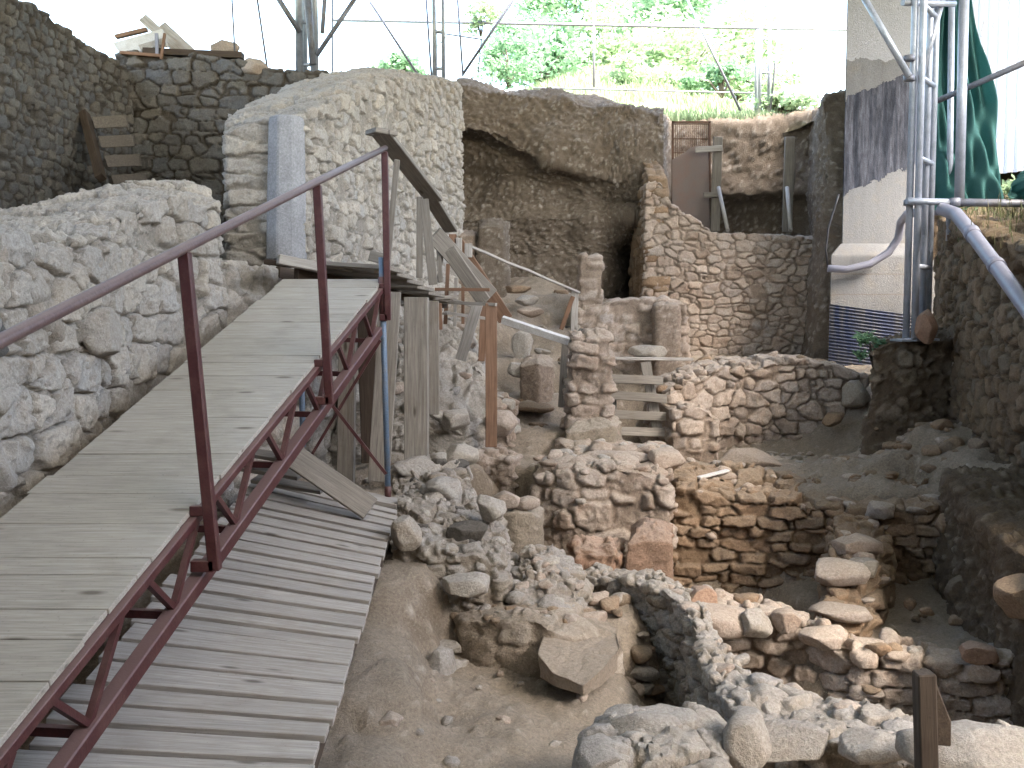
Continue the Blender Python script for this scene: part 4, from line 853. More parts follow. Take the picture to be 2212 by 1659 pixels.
brace('diagonal brace sloping down to the left of the slender post', (905, 165), (800, 5), 15.8, 15.8, .02, 'pvc')
brace('diagonal brace rising to the right behind the hanging branch', (1000, 160), (1112, -5), 15.8, 15.8, .022)
brace('thin pole leaning beside the slender post, left one', (932, 165), (920, -10), 15.7, 15.7, .016)
brace('thin pole rising through the hanging branch', (1000, 165), (988, -10), 15.7, 15.7, .016)
brace('long horizontal tube crossing the whole background', (716, 43), (1830, 64), 17.6, 17.4, .028, 'darksteel')
brace('thin upright crossing the long horizontal tube', (1283, 188), (1283, -20), 17.5, 17.5, .022, 'pvc')
brace('thin diagonal brace left of the far right post', (1600, 240), (1480, -10), 17.0, 17.0, .022, 'darksteel')
brace('thin diagonal brace right of the far right post', (1664, 240), (1688, 5), 17.1, 17.1, .018, 'darksteel')
brace('low horizontal tube lying in the grass of the bank', (1150, 190), (1800, 205), 17.8, 17.6, .014, 'darksteel')
hf = TH('goal_frame', P(970, 100, 15.9), 'small frame of thin bars beside the slender post', 'frame')
MB().bar(P(940, 70, 15.9), P(1040, 85, 15.9), .02, .02).bar(P(1040, 85, 15.9), P(1032, 165, 15.9), .02, .02, up=(0, -1, 0)).bar(P(940, 105, 15.9), P(965, 78, 15.9), .015, .015).build('bar', M['darksteel'], hf)
# net
def net_mat():
    m, n, b = mat_new('green_net'); P_ = N(n, 'ShaderNodeNewGeometry').outputs['Position']
    c = mixc(n, noise(n, P_, 6, 4), (.065, .20, .19), (.14, .30, .285)); c = mixc(n, 1.0, c, ramp(n, noise(n, P_, 300, 2), [(.3, (.6, .6, .6)), (.7, (1.3, 1.3, 1.3))]), 'MULTIPLY')
    n.links.new(c, b.inputs['Base Color']); tr = N(n, 'ShaderNodeBsdfTranslucent'); n.links.new(c, tr.inputs[0]); mx = N(n, 'ShaderNodeMixShader'); mx.inputs[0].default_value = .6
    out = [x for x in n.nodes if x.type == 'OUTPUT_MATERIAL'][0]; n.links.new(b.outputs[0], mx.inputs[1]); n.links.new(tr.outputs[0], mx.inputs[2]); n.links.new(mx.outputs[0], out.inputs[0]); return m
M['net'] = net_mat()
def FENCE():
    m, n, b = mat_new('translucent_sheeting'); b.inputs['Base Color'].default_value = (.62, .64, .67, 1); tr = N(n, 'ShaderNodeBsdfTranslucent'); tr.inputs[0].default_value = (.85, .88, .92, 1); mx = N(n, 'ShaderNodeMixShader'); mx.inputs[0].default_value = .35
    out = [x for x in n.nodes if x.type == 'OUTPUT_MATERIAL'][0]; n.links.new(b.outputs[0], mx.inputs[1]); n.links.new(tr.outputs[0], mx.inputs[2]); n.links.new(mx.outputs[0], out.inputs[0]); return m
def cloth(label, corners, seed):
    C = np.array(corners, float); nu = nv = 70; G_ = np.zeros((nv, nu, 3)); u = np.linspace(0, 1, nu); nr_ = len(corners)
    for i in range(nv):
        t = i / (nv - 1) * (nr_ - 1); k = min(int(t), nr_ - 2); f = t - k; a = C[k, 0] * (1 - f) + C[k + 1, 0] * f; b = C[k, 1] * (1 - f) + C[k + 1, 1] * f
        G_[i] = a + (b - a) * u[:, None]
        ph = u * 15 + 2.5 * math.sin(i * .06); G_[i, :, 1] += .07 * np.sin(ph) + .04 * np.sin(ph * 2.3 + i * .05) + .03 * np.sin(u * 40 + i * .11)
    o = np_mesh('shade_net', G_.reshape(-1, 3), grid_faces(nv, nu, False), M['net']); tag(o, label, 'net'); o.modifiers.new('t', 'SOLIDIFY').thickness = .003; return o
cloth('dark green shade net draped behind the lattice post', [[P(2000, -60, 10.2), P(2085, -60, 10.3)], [P(1993, 120, 10.2), P(2112, 100, 10.3)], [P(1990, 250, 10.2), P(2146, 220, 10.1)], [P(1988, 350, 10.1), P(2162, 350, 9.7)], [P(1985, 458, 9.9), P(2176, 436, 9.35)]], 1)
cloth('corner of green shade net gathered at the right edge', [[P(2212, 372, 9.3), P(2330, 300, 9.3)], [P(2190, 400, 9.3), P(2330, 380, 9.3)], [P(2170, 430, 9.3), P(2330, 440, 9.3)]], 2)
# corrugated fence
M['fence'] = FENCE()
fn = TH('corrugated_fence', (6.2, 14, 2), 'white corrugated sheet fence behind the green net', 'fence')
a = Vector(P(2070, 385, 13.6)); b = Vector(P(2560, 330, 12.0)); nx = 400; Gf = np.zeros((2, nx, 3)); dd = (b - a); nrm = Vector((dd.y, -dd.x, 0)).normalized()
for i in range(nx):
    p = a + dd * i / (nx - 1) + nrm * .03 * max(-.5, min(.5, math.sin(i * .33))) * 2
    Gf[0, i] = (p.x, p.y, p.z); Gf[1, i] = (p.x, p.y, 5.6)
o = np_mesh('sheeting', Gf.reshape(-1, 3), grid_faces(2, nx, False), M['fence'], fn, smooth=False); o.location = -Vector(fn.location)
for px, ya, yb in ((2100, 60, 95), (2128, 35, 80), (2155, 20, 60), (2182, 5, 50), (2110, 285, 320), (2135, 275, 315), (2162, 265, 310), (2190, 255, 300)):
    Yq = 13.4 - (px - 2070) / 490 * 1.6 - .12
    MB().poly([P(px, ya, Yq), P(px + 5, ya + 8, Yq), P(px - 8, yb, Yq), P(px - 10, yb - 4, Yq)], .01, (0, 1, 0)).build('strap', M['pvc'], fn)


# ------------------------------------------------------------ column in the wall end
cl = TH('column', P(617, 556, 8.2), 'smooth grey octagonal column shaft with a pale mortar patch set in the wall end', 'column')
cx, cy = P(617, 400, 8.32)[0], 8.36; rc = .168; z0c, z1c = P(617, 562, 8.3)[2], P(617, 248, 8.3)[2]
def ring8(z, r, dx=0): return [(cx + dx + r * math.cos(a_), cy + r * math.sin(a_), z) for a_ in [R(22.5 + 45 * i + 8) for i in range(8)]]
M['colstone'] = stone_mat('column_stone', [(.40, .40, .42), (.42, .42, .44)], (.40, .40, .42), dust=(.42, .41, .40), patch=(.34, .33, .33), patchamt=.3, bumpd=.0018)
prism([ring8(z0c, rc * 1.03, -.01), ring8(z0c + .5, rc * 1.0, 0), ring8(z1c - .06, rc * .92, .01), ring8(z1c - .01, rc * .86, .01)], 'shaft', M['colstone'], cl)
def rock_mesh(name, sx, sy, sz, seed, sub=4, cuts=14, rough=.03):
    bm = bmesh.new(); bmesh.ops.create_icosphere(bm, subdivisions=sub, radius=1.0)
    V_ = np.array([v.co[:] for v in bm.verts]); F_ = np.array([[v.index for v in f.verts] for f in bm.faces]); bm.free()
    rg_ = random.Random(seed); V_ = np.sign(V_) * np.abs(V_) ** .72; V_ /= np.max(np.abs(V_)) * .93
    for _ in range(cuts):
        n_ = np.array([rg_.gauss(0, 1), rg_.gauss(0, 1), rg_.gauss(0, 1.1)]); n_ /= np.linalg.norm(n_); dlim = rg_.uniform(.7, 1.0)
        ex = V_ @ n_ - dlim; ex = np.where(ex > 0, ex, 0); V_ -= ex[:, None] * n_[None, :] * .93
    V_ = V_ * (sx, sy, sz) * 1.12
    nn_ = V_ / (np.linalg.norm(V_, axis=1, keepdims=True) + 1e-9); s_ = (sx + sy + sz) / 3
    dsp = fbm(V_ + seed * 3.1, 1.6 / s_, 3, seed) * s_ * .09 + fbm(V_ + seed, 9 / s_, 3, seed + 2) * s_ * rough
    return V_ + nn_ * dsp[:, None], F_
def rock(px, py, Y_, sx, sy, sz, label, mat='tan', rot=0, tilt=0, seed=None, name='rock', cat='rock', group=None, z=None, sub=4, parent=None, sink=.35, cuts=14):
    """a loose or bedded stone; (px, py) is where its centre shows; half sizes in metres"""
    global RSEED
    RSEED = globals().get('RSEED', 100) + 1; sd_ = seed or RSEED
    V_, F_ = rock_mesh(name, sx, sy, sz, sd_, sub, cuts)
    m_ = np.array(Matrix.Rotation(rot, 3, 'Z') @ Matrix.Rotation(tilt, 3, 'Y')); V_ = V_ @ m_.T
    p = P(px, py, Y_)
    o = np_mesh(name, V_, F_, M[mat], parent, np.full(len(V_), random.random()), np.full(len(V_), .95)); o.location = p
    if parent is None: tag(o, label, cat, group)
    return o

SR = random.Random(77)
def strew(obj, n_, mats, smin, smax, nzmin=.35, only=None):
    """stones bedded in a rubble surface: parts of that mass"""
    me = obj.data; N_ = len(me.vertices); co = np.empty(N_ * 3, np.float32); me.vertices.foreach_get('co', co); co = co.reshape(-1, 3); nr_ = np.array([v.vector[:] for v in me.vertex_normals], np.float32)
    ok = np.where(nr_[:, 2] > nzmin)[0]
    if only is not None: ok = ok[only(co[ok])]
    src = {}
    for _ in range(n_):
        i = ok[SR.randrange(len(ok))]; k = SR.randrange(6); mt = SR.choice(mats); key = (k, mt); s_ = SR.uniform(smin, smax) if SR.random() < .7 else SR.uniform(smin, smin * 1.3)
        if key not in src:
            V_, F_ = rock_mesh('stone', 1, .78, .58, 700 + k * 13 + len(obj.name), 3, 16, .025); o = np_mesh('stone', V_, F_, M[mt], obj, np.full(len(V_), SR.random()), np.full(len(V_), .95)); src[key] = o
        else:
            o = src[key].copy(); COL.objects.link(o)
        p = Vector(co[i]) - Vector(nr_[i]) * s_ * .25
        o.location = p; o.scale = (s_, s_ * SR.uniform(.8, 1.15), s_ * SR.uniform(.8, 1.1)); o.rotation_euler = (SR.uniform(-.4, .4), SR.uniform(-.4, .4), SR.uniform(0, 6.3))
def find(lbl): return [o for o in COL.objects if o.get('label', '').startswith(lbl)][0]

# ------------------------------------------------------------ stones lying on walls and floors
solid('rock_slab', 'big flat pointed slab jutting over the floor of the pit', 'rock', [P(1165, 1412, 5.5), P(1195, 1448, 5.35), P(1262, 1480, 5.2), P(1305, 1440, 5.35), P(1345, 1392, 5.6), P(1335, 1352, 5.95), P(1240, 1350, 6.0), P(1180, 1372, 5.75)], [P(1255, 1405, 5.6)], -2.03, M['earth_pale'], K(PLAST, big=.03, rough=.006, peb=0), seed=94, res=.012, topn=.03, batter=-.1, wig=.03, crown=.0)
rock(1120, 1400, 5.9, .13, .14, .2, 'orange brown boulder left of the jutting slab', 'brown', rot=.4, cuts=20)
rock(950, 1455, 5.7, .085, .06, .13, 'pointed stone standing on the pit floor', 'cool', rot=.4, tilt=.3)
rock(980, 1440, 5.8, .08, .06, .05, 'small grey stone behind the pointed stone', 'cool')
rock(1010, 1265, 6.05, .14, .1, .07, 'broad pale ribbed stone set in the rubble face', 'pale', rot=.2)
rock(875, 1150, 6.2, .085, .08, .1, 'upright grey boulder beside the boardwalk corner', 'cool', rot=.5)
rock(1060, 1100, 6.7, .09, .08, .09, 'pale pointed boulder left of the drum', 'pale', rot=.2)
rock(1090, 1080, 7.15, .09, .07, .06, 'flat stone on the left of the drum rim', 'tan')
rock(1135, 1086, 7.2, .09, .07, .04, 'flat stone on the right of the drum rim', 'tan', rot=.6)
rock(1010, 1150, 6.5, .12, .09, .06, 'blue grey flat stone, upper of the dark pair by the rubble mound', 'grey')
rock(1000, 1195, 6.35, .12, .08, .055, 'blue grey flat stone, lower of the dark pair by the rubble mound', 'grey', rot=.3)
rock(955, 1055, 7.2, .12, .1, .08, 'rounded white stone right of the blue prop foot', 'pale', rot=.3)
rock(900, 1010, 7.75, .16, .12, .08, 'long pale boulder under the thick post', 'pale', rot=.1)
rock(1000, 985, 7.9, .12, .1, .09, 'pale boulder at the left lip of the small lined pit', 'pale')
rock(985, 905, 8.6, .13, .1, .09, 'white boulder below the leaning board', 'pale', rot=.4)
rock(1085, 915, 9.0, .12, .11, .1, 'rounded pink boulder at the mouth of the passage', 'tan', rot=.4)
rock(1118, 800, 10.4, .09, .08, .08, 'rounded stone perched left of the upright block', 'pale')
rock(1130, 745, 11.4, .11, .1, .16, 'small pile of pale stones behind the upright block', 'pale', rot=.2)
rock(1145, 880, 10.0, .2, .13, .05, 'flat step stone at the foot of the upright block', 'brown')
rock(1165, 925, 9.7, .1, .08, .06, 'brown stone below the step in the passage', 'brown')
rock(1118, 625, 12.9, .15, .1, .06, 'dark flat stone, top one on the gravel slope', 'brown')
rock(1135, 650, 12.5, .14, .12, .06, 'grey squared stone, middle one on the gravel slope', 'cool')
rock(1145, 675, 12.2, .14, .1, .05, 'flat stone, lowest one on the gravel slope', 'tan')
rock(1320, 992, 8.35, .3, .12, .06, 'long thin slab topping the bank below the pillar', 'tan', rot=-.08, cuts=20)
rock(1300, 965, 8.6, .1, .08, .05, 'small flat slab behind the long thin slab', 'tan')
rock(1440, 995, 8.2, .14, .12, .09, 'pale rounded boulder at the right of the rubble bank', 'tan', rot=.5)
rock(1400, 762, 12.1, .2, .14, .08, 'pale flat rock before the low reddish wall', 'cool', rot=.2)
rock(1620, 1005, 9.35, .28, .22, .13, 'large block lying on the middle terrace', 'tan', rot=-.1, cuts=20)
rock(1745, 1022, 9.2, .24, .16, .1, 'broken slab lying right of the large block on the terrace', 'tan', rot=-.5, cuts=18)
rock(1690, 1000, 9.7, .28, .2, .07, 'low brown slab behind the two blocks on the terrace', 'tan', rot=.1)
rock(1848, 855, 10.5, .15, .12, .14, 'grey square stone at the right end of the slanting stone wall', 'cool', cuts=18)
rock(1800, 905, 10.3, .1, .08, .07, 'rounded stone at the foot of the slanting stone wall', 'brown')
rock(2002, 705, 9.15, .09, .09, .15, 'reddish lump of masonry hanging beside the lattice post foot', 'pink', rot=.3)
rock(1555, 1338, 6.2, .2, .15, .085, 'largest pale coping boulder on the retaining wall', 'tan', rot=.15, cuts=16)
rock(1512, 1300, 6.35, .09, .08, .09, 'orange rounded stone at the left end of the retaining wall', 'pink')
rock(1628, 1345, 6.1, .095, .09, .08, 'squared grey coping stone right of the largest boulder', 'cool', rot=.5)
rock(1665, 1325, 6.25, .07, .07, .05, 'small round coping stone at the middle of the retaining wall', 'tan')
rock(1700, 1345, 6.15, .08, .08, .07, 'tan coping stone against the cross wall foot', 'tan')
rock(1780, 1375, 5.95, .12, .1, .06, 'pale flat stone at the junction of the cross wall and the retaining wall', 'tan', rot=.3)
rock(1850, 1180, 7.15, .15, .13, .07, 'large rounded stone, topmost on the cross wall', 'tan', rot=.2)
rock(1820, 1240, 6.75, .18, .16, .08, 'large pale stone in the middle of the cross wall', 'tan', rot=-.2)
rock(1865, 1228, 6.9, .1, .09, .06, 'grey stone on the right side of the cross wall', 'cool')
rock(1815, 1320, 6.4, .17, .12, .05, 'long flat stone low on the cross wall', 'tan', rot=-.2)
rock(2212, 1290, 5.6, .12, .14, .12, 'big brown boulder sticking out at the right edge', 'brown', cuts=20)
rock(2110, 1408, 5.7, .1, .1, .05, 'reddish flat stone near the edge of the right terrace', 'pink', rot=.2)
rock(1965, 1305, 6.7, .045, .04, .04, 'small stone, left of three on the right terrace floor', 'brown', sub=3)
rock(2000, 1320, 6.6, .045, .04, .03, 'small stone, middle of three on the right terrace floor', 'brown', sub=3)
rock(2062, 1340, 6.4, .04, .035, .03, 'small stone, right of three on the right terrace floor', 'brown', sub=3)
rock(2075, 1275, 6.9, .1, .08, .09, 'brown boulder wedged at the back of the right terrace', 'dark')
rock(2050, 1130, 7.5, .09, .08, .08, 'pale pointed stone at the foot of the greenish ledge', 'brown')
rock(1900, 1100, 7.7, .11, .1, .06, 'pale leaning slab on top of the drystone wall', 'tan', rot=.5)
rock(2125, 1630, 3.55, .25, .18, .11, 'white faced block in the lower right corner', 'cool', rot=.15, tilt=.1, cuts=20)
rock(1665, 1528, 4.6, .11, .1, .08, 'small grey stone on the inner side of the near diagonal wall', 'cool', rot=.7)
rock(1610, 1610, 3.95, .1, .1, .12, 'upright grey boulder on the near diagonal wall', 'cool', rot=.3)
rock(1700, 1600, 4.0, .16, .1, .07, 'long grey slab on the near diagonal wall', 'cool', rot=-.15, cuts=18)
rock(1880, 1620, 3.85, .11, .08, .055, 'flat grey stone left of the dark post', 'cool', rot=-.3)
rock(1380, 1590, 4.0, .14, .13, .1, 'large rough boulder in the centre foreground heap', 'cool', rot=.4, cuts=12)
rock(1300, 1640, 3.7, .1, .09, .08, 'rounded boulder at the left of the foreground heap', 'cool', rot=.2)
rock(1450, 1560, 4.15, .12, .1, .07, 'pale slab at the top right of the foreground heap', 'cool', rot=.3)
rock(1020, 1620, 4.85, .09, .08, .06, 'pair of bumps of pale stone at the bottom of the pit floor', 'tan', sub=3)
rock(845, 1560, 4.6, .05, .06, .04, 'angular stone near the boardwalk at the bottom', 'tan', sub=3)
rock(870, 1290, 6.1, .1, .06, .04, 'pale stone half buried in the earth bank by the boardwalk', 'cool', rot=-.4)
rock(960, 1400, 5.95, .09, .07, .035, 'flat grey stone at the foot of the earth bank', 'cool')
rock(487, 108, 13.6, .17, .14, .12, 'pale pointed rock on the brink by the beam end', 'tan')
rock(553, 146, 13.2, .15, .13, .1, 'rounded ochre rock on the brink right of the beam', 'tan')
rock(215, 720, 5.3, .1, .14, .12, 'boulder', 'pale', parent=boulder, name='boulder')
for (bx, by, byy, sy_, sz_, mt) in ((25, 600, 4.35, .17, .15, 'cool'), (105, 600, 4.65, .12, .13, 'pale'), (185, 595, 5.05, .16, .12, 'pale'), (235, 565, 5.3, .1, .12, 'cool'), (130, 700, 4.75, .17, .13, 'cool'), (20, 710, 4.3, .1, .12, 'grey'), (345, 600, 5.9, .2, .1, 'pale'),
        (300, 655, 5.6, .13, .12, 'pale'), (400, 655, 6.3, .17, .1, 'pale'), (330, 765, 5.6, .14, .15, 'pale'), (230, 790, 5.2, .12, .12, 'pale'), (190, 905, 5.0, .12, .14, 'pale'), (35, 860, 4.35, .13, .13, 'pale'), (110, 850, 4.7, .1, .13, 'cool'), (30, 1010, 4.3, .15, .14, 'pale'), (385, 780, 5.95, .1, .13, 'pale'), (240, 860, 5.2, .06, .09, 'tan')):
    V_, F_ = rock_mesh('boulder', .13, sy_, sz_, int(bx * 7 + by), 4, 12, .04)
    o = np_mesh('boulder', V_, F_, M[mt], boulder, np.full(len(V_), random.random()), np.full(len(V_), .97)); p = P(bx, by, byy); o.location = (-2.3, byy, p[2])
strew(find('grey and white rubble mound'), 80, ['cool', 'pale', 'grey', 'cool'], .03, .085)
strew(find('stack of small stones'), 55, ['cool', 'tan', 'pale'], .03, .075)
strew(find('pale rubble slumped'), 60, ['pale', 'tan', 'cool'], .035, .11)
strew(find('pinkish rubble lumps'), 16, ['tan', 'pale'], .04, .09)
strew(find('rubble bank of boulders'), 40, ['tan', 'tan', 'pale'], .04, .11, .5)
strew(find('pinkish tan wall with'), 26, ['tan', 'pale'], .05, .1, .6)
strew(find('grey diagonal wall'), 48, ['cool', 'tan', 'cool'], .025, .06, .6)
strew(find('rough pale rubble mass'), 40, ['cool', 'pale', 'cool'], .03, .1, .3)
strew(find('long brown drystone'), 70, ['tan', 'brown', 'tan'], .03, .085, .6)
strew(find('tan wall of slanting'), 40, ['tan', 'brown'], .04, .1, .6)
strew(find('brown drystone retaining'), 34, ['tan', 'brown', 'cool'], .04, .09, .6)
strew(find('stub of reddish'), 30, ['brown', 'tan', 'cool'], .025, .06, .5)
strew(find('crumbling earth pier'), 40, ['tan', 'brown', 'dark'], .03, .08, .1)
strew(find('narrow cross wall'), 26, ['tan', 'brown'], .04, .09, .5)
strew(boulder, 30, ['pale', 'cool'], .04, .1, .7)
# scattered loose stones, one shape of each kind copied
protos = []
for k in range(7):
    V_, F_ = rock_mesh('loose_stone', .05, .04, .03, 900 + k, 3, 12); protos.append((V_, F_))
def scatter(n_, region, mats, label, group, smin, smax, seed):
    rg_ = random.Random(seed); first = {}
    for i in range(n_):
        k = rg_.randrange(7); mt = rg_.choice(mats); key = (k, mt); s_ = rg_.uniform(smin, smax) ** 1.0
        x, y = region(rg_)
        if key not in first:
            V_, F_ = protos[k]; o = np_mesh('loose_stone', V_, F_, M[mt], None, np.full(len(V_), rg_.random()), np.full(len(V_), .95)); first[key] = o
            tag(o, label, 'stone', group)
        else:
            o = first[key].copy(); COL.objects.link(o)
        o.location = (x, y, ground(x, y) + .012 * s_); o.scale = (s_ * rg_.uniform(.8, 1.3), s_, s_ * rg_.uniform(.8, 1.2)); o.rotation_euler = (0, 0, rg_.uniform(0, 6.3))
def box(x0, x1, y0, y1): return lambda r_: (r_.uniform(x0, x1), r_.uniform(y0, y1))
scatter(46, box(2.9, 3.95, 8.2, 9.3), ['tan', 'brown', 'brown'], 'small loose stone in the spill below the earth pier', 'stones spilled below the earth pier', .5, 1.7, 1)
scatter(40, box(.45, 1.0, 5.9, 6.9), ['tan', 'cool', 'brown'], 'small loose stone between the jutting slab and the diagonal wall', 'stones behind the jutting slab', .5, 1.7, 12)
scatter(34, box(.3, 1.0, 10.8, 14.2), ['grey', 'brown', 'cool'], 'small loose stone on the gravel slope at the back', 'stones on the gravel slope', .5, 1.6, 2)
scatter(36, box(-.5, 1.2, 3.6, 6.0), ['tan', 'cool'], 'small loose stone on the dusty pit floor', 'stones on the pit floor', .3, .8, 3)
scatter(20, box(2.0, 2.9, 5.9, 7.2), ['brown', 'dark'], 'small loose stone on the right terrace', 'stones on the right terrace', .25, .7, 4)
scatter(30, box(1.0, 3.0, 8.7, 10.0), ['tan', 'cool'], 'small loose stone on the middle terrace', 'stones on the middle terrace', .4, 1.1, 5)
scatter(26, box(-1.6, -.6, 7.2, 8.2), ['pale', 'cool'], 'small loose stone round the feet of the posts', 'stones round the posts', .4, 1.2, 6)
scatter(14, box(-.1, .4, 8.7, 10.3), ['brown', 'tan'], 'small loose stone in the passage', 'stones in the passage', .5, 1.3, 7)
scatter(20, box(2.2, 3.8, 11.3, 13.8), ['tan', 'brown'], 'small loose stone at the foot of the neat back wall', 'stones below the back wall', .6, 1.5, 8)

# ------------------------------------------------------------ land beyond the pit, plants
def leaf_mat(name, c1, c2, tr=.45):
    m, n, b = mat_new(name); sv = attr(n, 'sv').outputs['Fac']; c = mixc(n, sv, c1, c2)
    n.links.new(c, b.inputs['Base Color']); b.inputs['Roughness'].default_value = .6
    t = N(n, 'ShaderNodeBsdfTranslucent'); n.links.new(c, t.inputs[0]); mx = N(n, 'ShaderNodeMixShader'); mx.inputs[0].default_value = tr
    out = [x for x in n.nodes if x.type == 'OUTPUT_MATERIAL'][0]; n.links.new(b.outputs[0], mx.inputs[1]); n.links.new(t.outputs[0], mx.inputs[2]); n.links.new(mx.outputs[0], out.inputs[0]); return m
M['leaf'] = leaf_mat('leaf_lime', (.24, .36, .20), (.42, .52, .34))
M['leafd'] = leaf_mat('leaf_green', (.13, .26, .15), (.28, .42, .26))
M['grass'] = leaf_mat('grass_blades', (.17, .26, .13), (.33, .40, .25), .3)
M['drygrass'] = leaf_mat('dry_grass', (.12, .10, .05), (.10, .13, .05), .2)
M['bark'] = stone_mat('bark', [(.12, .10, .08), (.17, .15, .12)], (.13, .11, .09))
M['soil'] = stone_mat('grassy_soil', [(.20, .21, .12), (.26, .24, .16)], (.20, .19, .12), dust=(.20, .26, .12), dustamt=.7, patch=(.13, .18, .07))
HS = []
for y, z in ((15.9, 0), (16.8, .12), (18.5, .75), (21, 1.9), (25, 3.4), (32, 5.2), (60, 8)):
    HS.append([(x, y + (1.0 if y < 17 and 2.2 < x < 4.8 else 0), zz + z * k_) for x, zz, k_ in ((-60, 3.0, .25), (-20, 3.0, .2), (-6, 3.05, .1), (-3, 3.1, .12), (-1.2, 3.22, .35), (1, 3.2, .8), (2.1, 3.05, .95), (2.45, 3.02, 1.0), (4.2, 3.05, .7), (4.6, 3.05, .6), (5, 3.05, .55), (8, 3.0, .3), (20, 3.2, .25), (60, 3, .25))])
sheet('grassy_bank', HS, M['soil'], K(EARTH, big=.12, rough=.02, peb=0), res=.25, seed=600, label='overgrown bank behind the dig', flip=False)
tag(sheet('upper_ground', [[(-60, -60, 3), (-5.6, -60, 3)], [(-60, 8, 3.05), (-5.6, 8, 3.05)], [(-60, 13.2, 3.05), (-5.35, 13.2, 3.05)], [(-60, 16.0, 3.05), (-5.5, 16.0, 3.05)]], M['soil'], K(EARTH, peb=0), res=.6, seed=610), 'level ground at the left above the pit', None, None, 'structure')
sheet('upper_ground', [[(-5.6, 13.4, 3.18), (-2.6, 13.5, 3.06), (-.9, 14.2, 3.0)], [(-5.6, 14.6, 3.2), (-2, 14.6, 3.08), (-.9, 15, 3.1)], [(-5.6, 16.2, 3.05), (-2, 16.2, 3.15), (-.6, 16.2, 3.25)]], M['earth'], K(EARTH, big=.06), res=.08, seed=612, label='trodden brown ground behind the far left walls')
sheet('upper_ground', [[(7, -60, 2.6), (60, -60, 3)], [(8, 8, 2.6), (60, 8, 3)], [(10, 14, 2.7), (60, 14, 3)], [(11, 18, 3), (60, 18, 3)]], M['soil'], K(EARTH, peb=0), res=.6, seed=614, label='level ground at the right above the pit')
sheet('horizon_ground', [[(-300, 55, 5), (300, 55, 5)], [(-300, 300, 3), (300, 300, 3)]], M['soil'], K(EARTH, peb=0), res=8, seed=616, label='far ground')
sheet('pit_side', [[(-7, -3.0, 3.2), (7.5, -3.0, 3.2)], [(-7, -2.6, -2), (7.5, -2.6, -2)]], M['earth'], K(EARTH), res=.15, seed=618, label='earth side of the pit behind the viewer')
sheet('pit_side', [[(-6.2, -3, 3.1), (-6.0, 8.8, 3.1)], [(-5.9, -3, -1.2), (-5.6, 8.8, -1.2)]], M['earth'], K(EARTH), res=.15, seed=619, label='earth side of the pit left of the viewer', flip=True)
sheet('pit_bottom', [[(-7, -3, -2.3), (8, -3, -2.3)], [(-7, 1.4, -2.3), (8, 1.4, -2.3)]], M['earth_pale'], K(EARTH), res=.2, seed=620, label='ground of the pit behind the viewer')
def blades(label, n_, fn_, h0, h1, wd, mat, seed, name='grass', knd='stuff', cat=None):
    rg_ = np.random.RandomState(seed); B = fn_(rg_, n_); n_ = len(B); a = rg_.uniform(0, 6.28, n_); h = rg_.uniform(h0, h1, n_); ln = rg_.uniform(.1, .8, n_) * h; d_ = np.stack([np.cos(a), np.sin(a), a * 0], 1); s_ = np.stack([-np.sin(a), np.cos(a), a * 0], 1) * wd
    mid = B + d_ * (ln * .35)[:, None] + np.array([0, 0, 1]) * (h * .6)[:, None]; tip = B + d_ * ln[:, None] + np.array([0, 0, 1]) * h[:, None]
    V_ = np.stack([B - s_, B + s_, mid + s_ * .8, mid - s_ * .8, tip, tip], 1)[:, :5].reshape(-1, 3); i = np.arange(n_)[:, None] * 5
    F_ = np.concatenate([i + [0, 1, 2], i + [0, 2, 3], i + [3, 2, 4]], 0)
    o = np_mesh(name, V_, F_, M[mat], None, np.repeat(rg_.rand(n_), 5), None, smooth=False)
    tag(o, label, cat, None, knd); return o
def hz(x, y):
    c = np.array(HS, float); ys = c[:, 0, 1]; xs = c[0, :, 0]; iy = np.clip(np.searchsorted(ys, y) - 1, 0, len(ys) - 2); ix = np.clip(np.searchsorted(xs, x) - 1, 0, len(xs) - 2)
    fy = np.clip((y - ys[iy]) / (ys[iy + 1] - ys[iy]), 0, 1); fx = (x - xs[ix]) / (xs[ix + 1] - xs[ix])
    Z = c[:, :, 2]; return (Z[iy, ix] * (1 - fx) + Z[iy, ix + 1] * fx) * (1 - fy) + (Z[iy + 1, ix] * (1 - fx) + Z[iy + 1, ix + 1] * fx) * fy
def gfn(x0, x1, y0, y1, pw=1.0):
    def f(r_, n_):
        x = r_.uniform(x0, x1, n_); y = y0 + (y1 - y0) * r_.rand(n_) ** pw; k = fbm(np.stack([x, y, x * 0], 1), 1.4, 2, 5) > -.12; x, y = x[k], y[k]
        return np.stack([x, y, hz(x, y) - .02], 1)
    return f
blades('tangle of grass and weeds on the bank behind the dig', 26000, gfn(-.9, 7.5, 16.9, 22.5, 1.3), .06, .26, .011, 'grass', 1)
blades('tufts of bright weeds along the brink at the back left', 3500, gfn(-3.2, .2, 16.0, 18.5), .08, .4, .014, 'leaf', 2)
def hang(r_, n_):
    t = r_.rand(n_); x = 4.15 + 1.9 * t + r_.normal(0, .25, n_); y = 8.0 + 5.0 * t + r_.normal(0, .3, n_); return np.stack([x, y, .55 + .9 * t + r_.normal(0, .12, n_)], 1)
blades('dry grass and roots on the dark right bank', 1800, hang, .04, .16, .003, 'drygrass', 3)
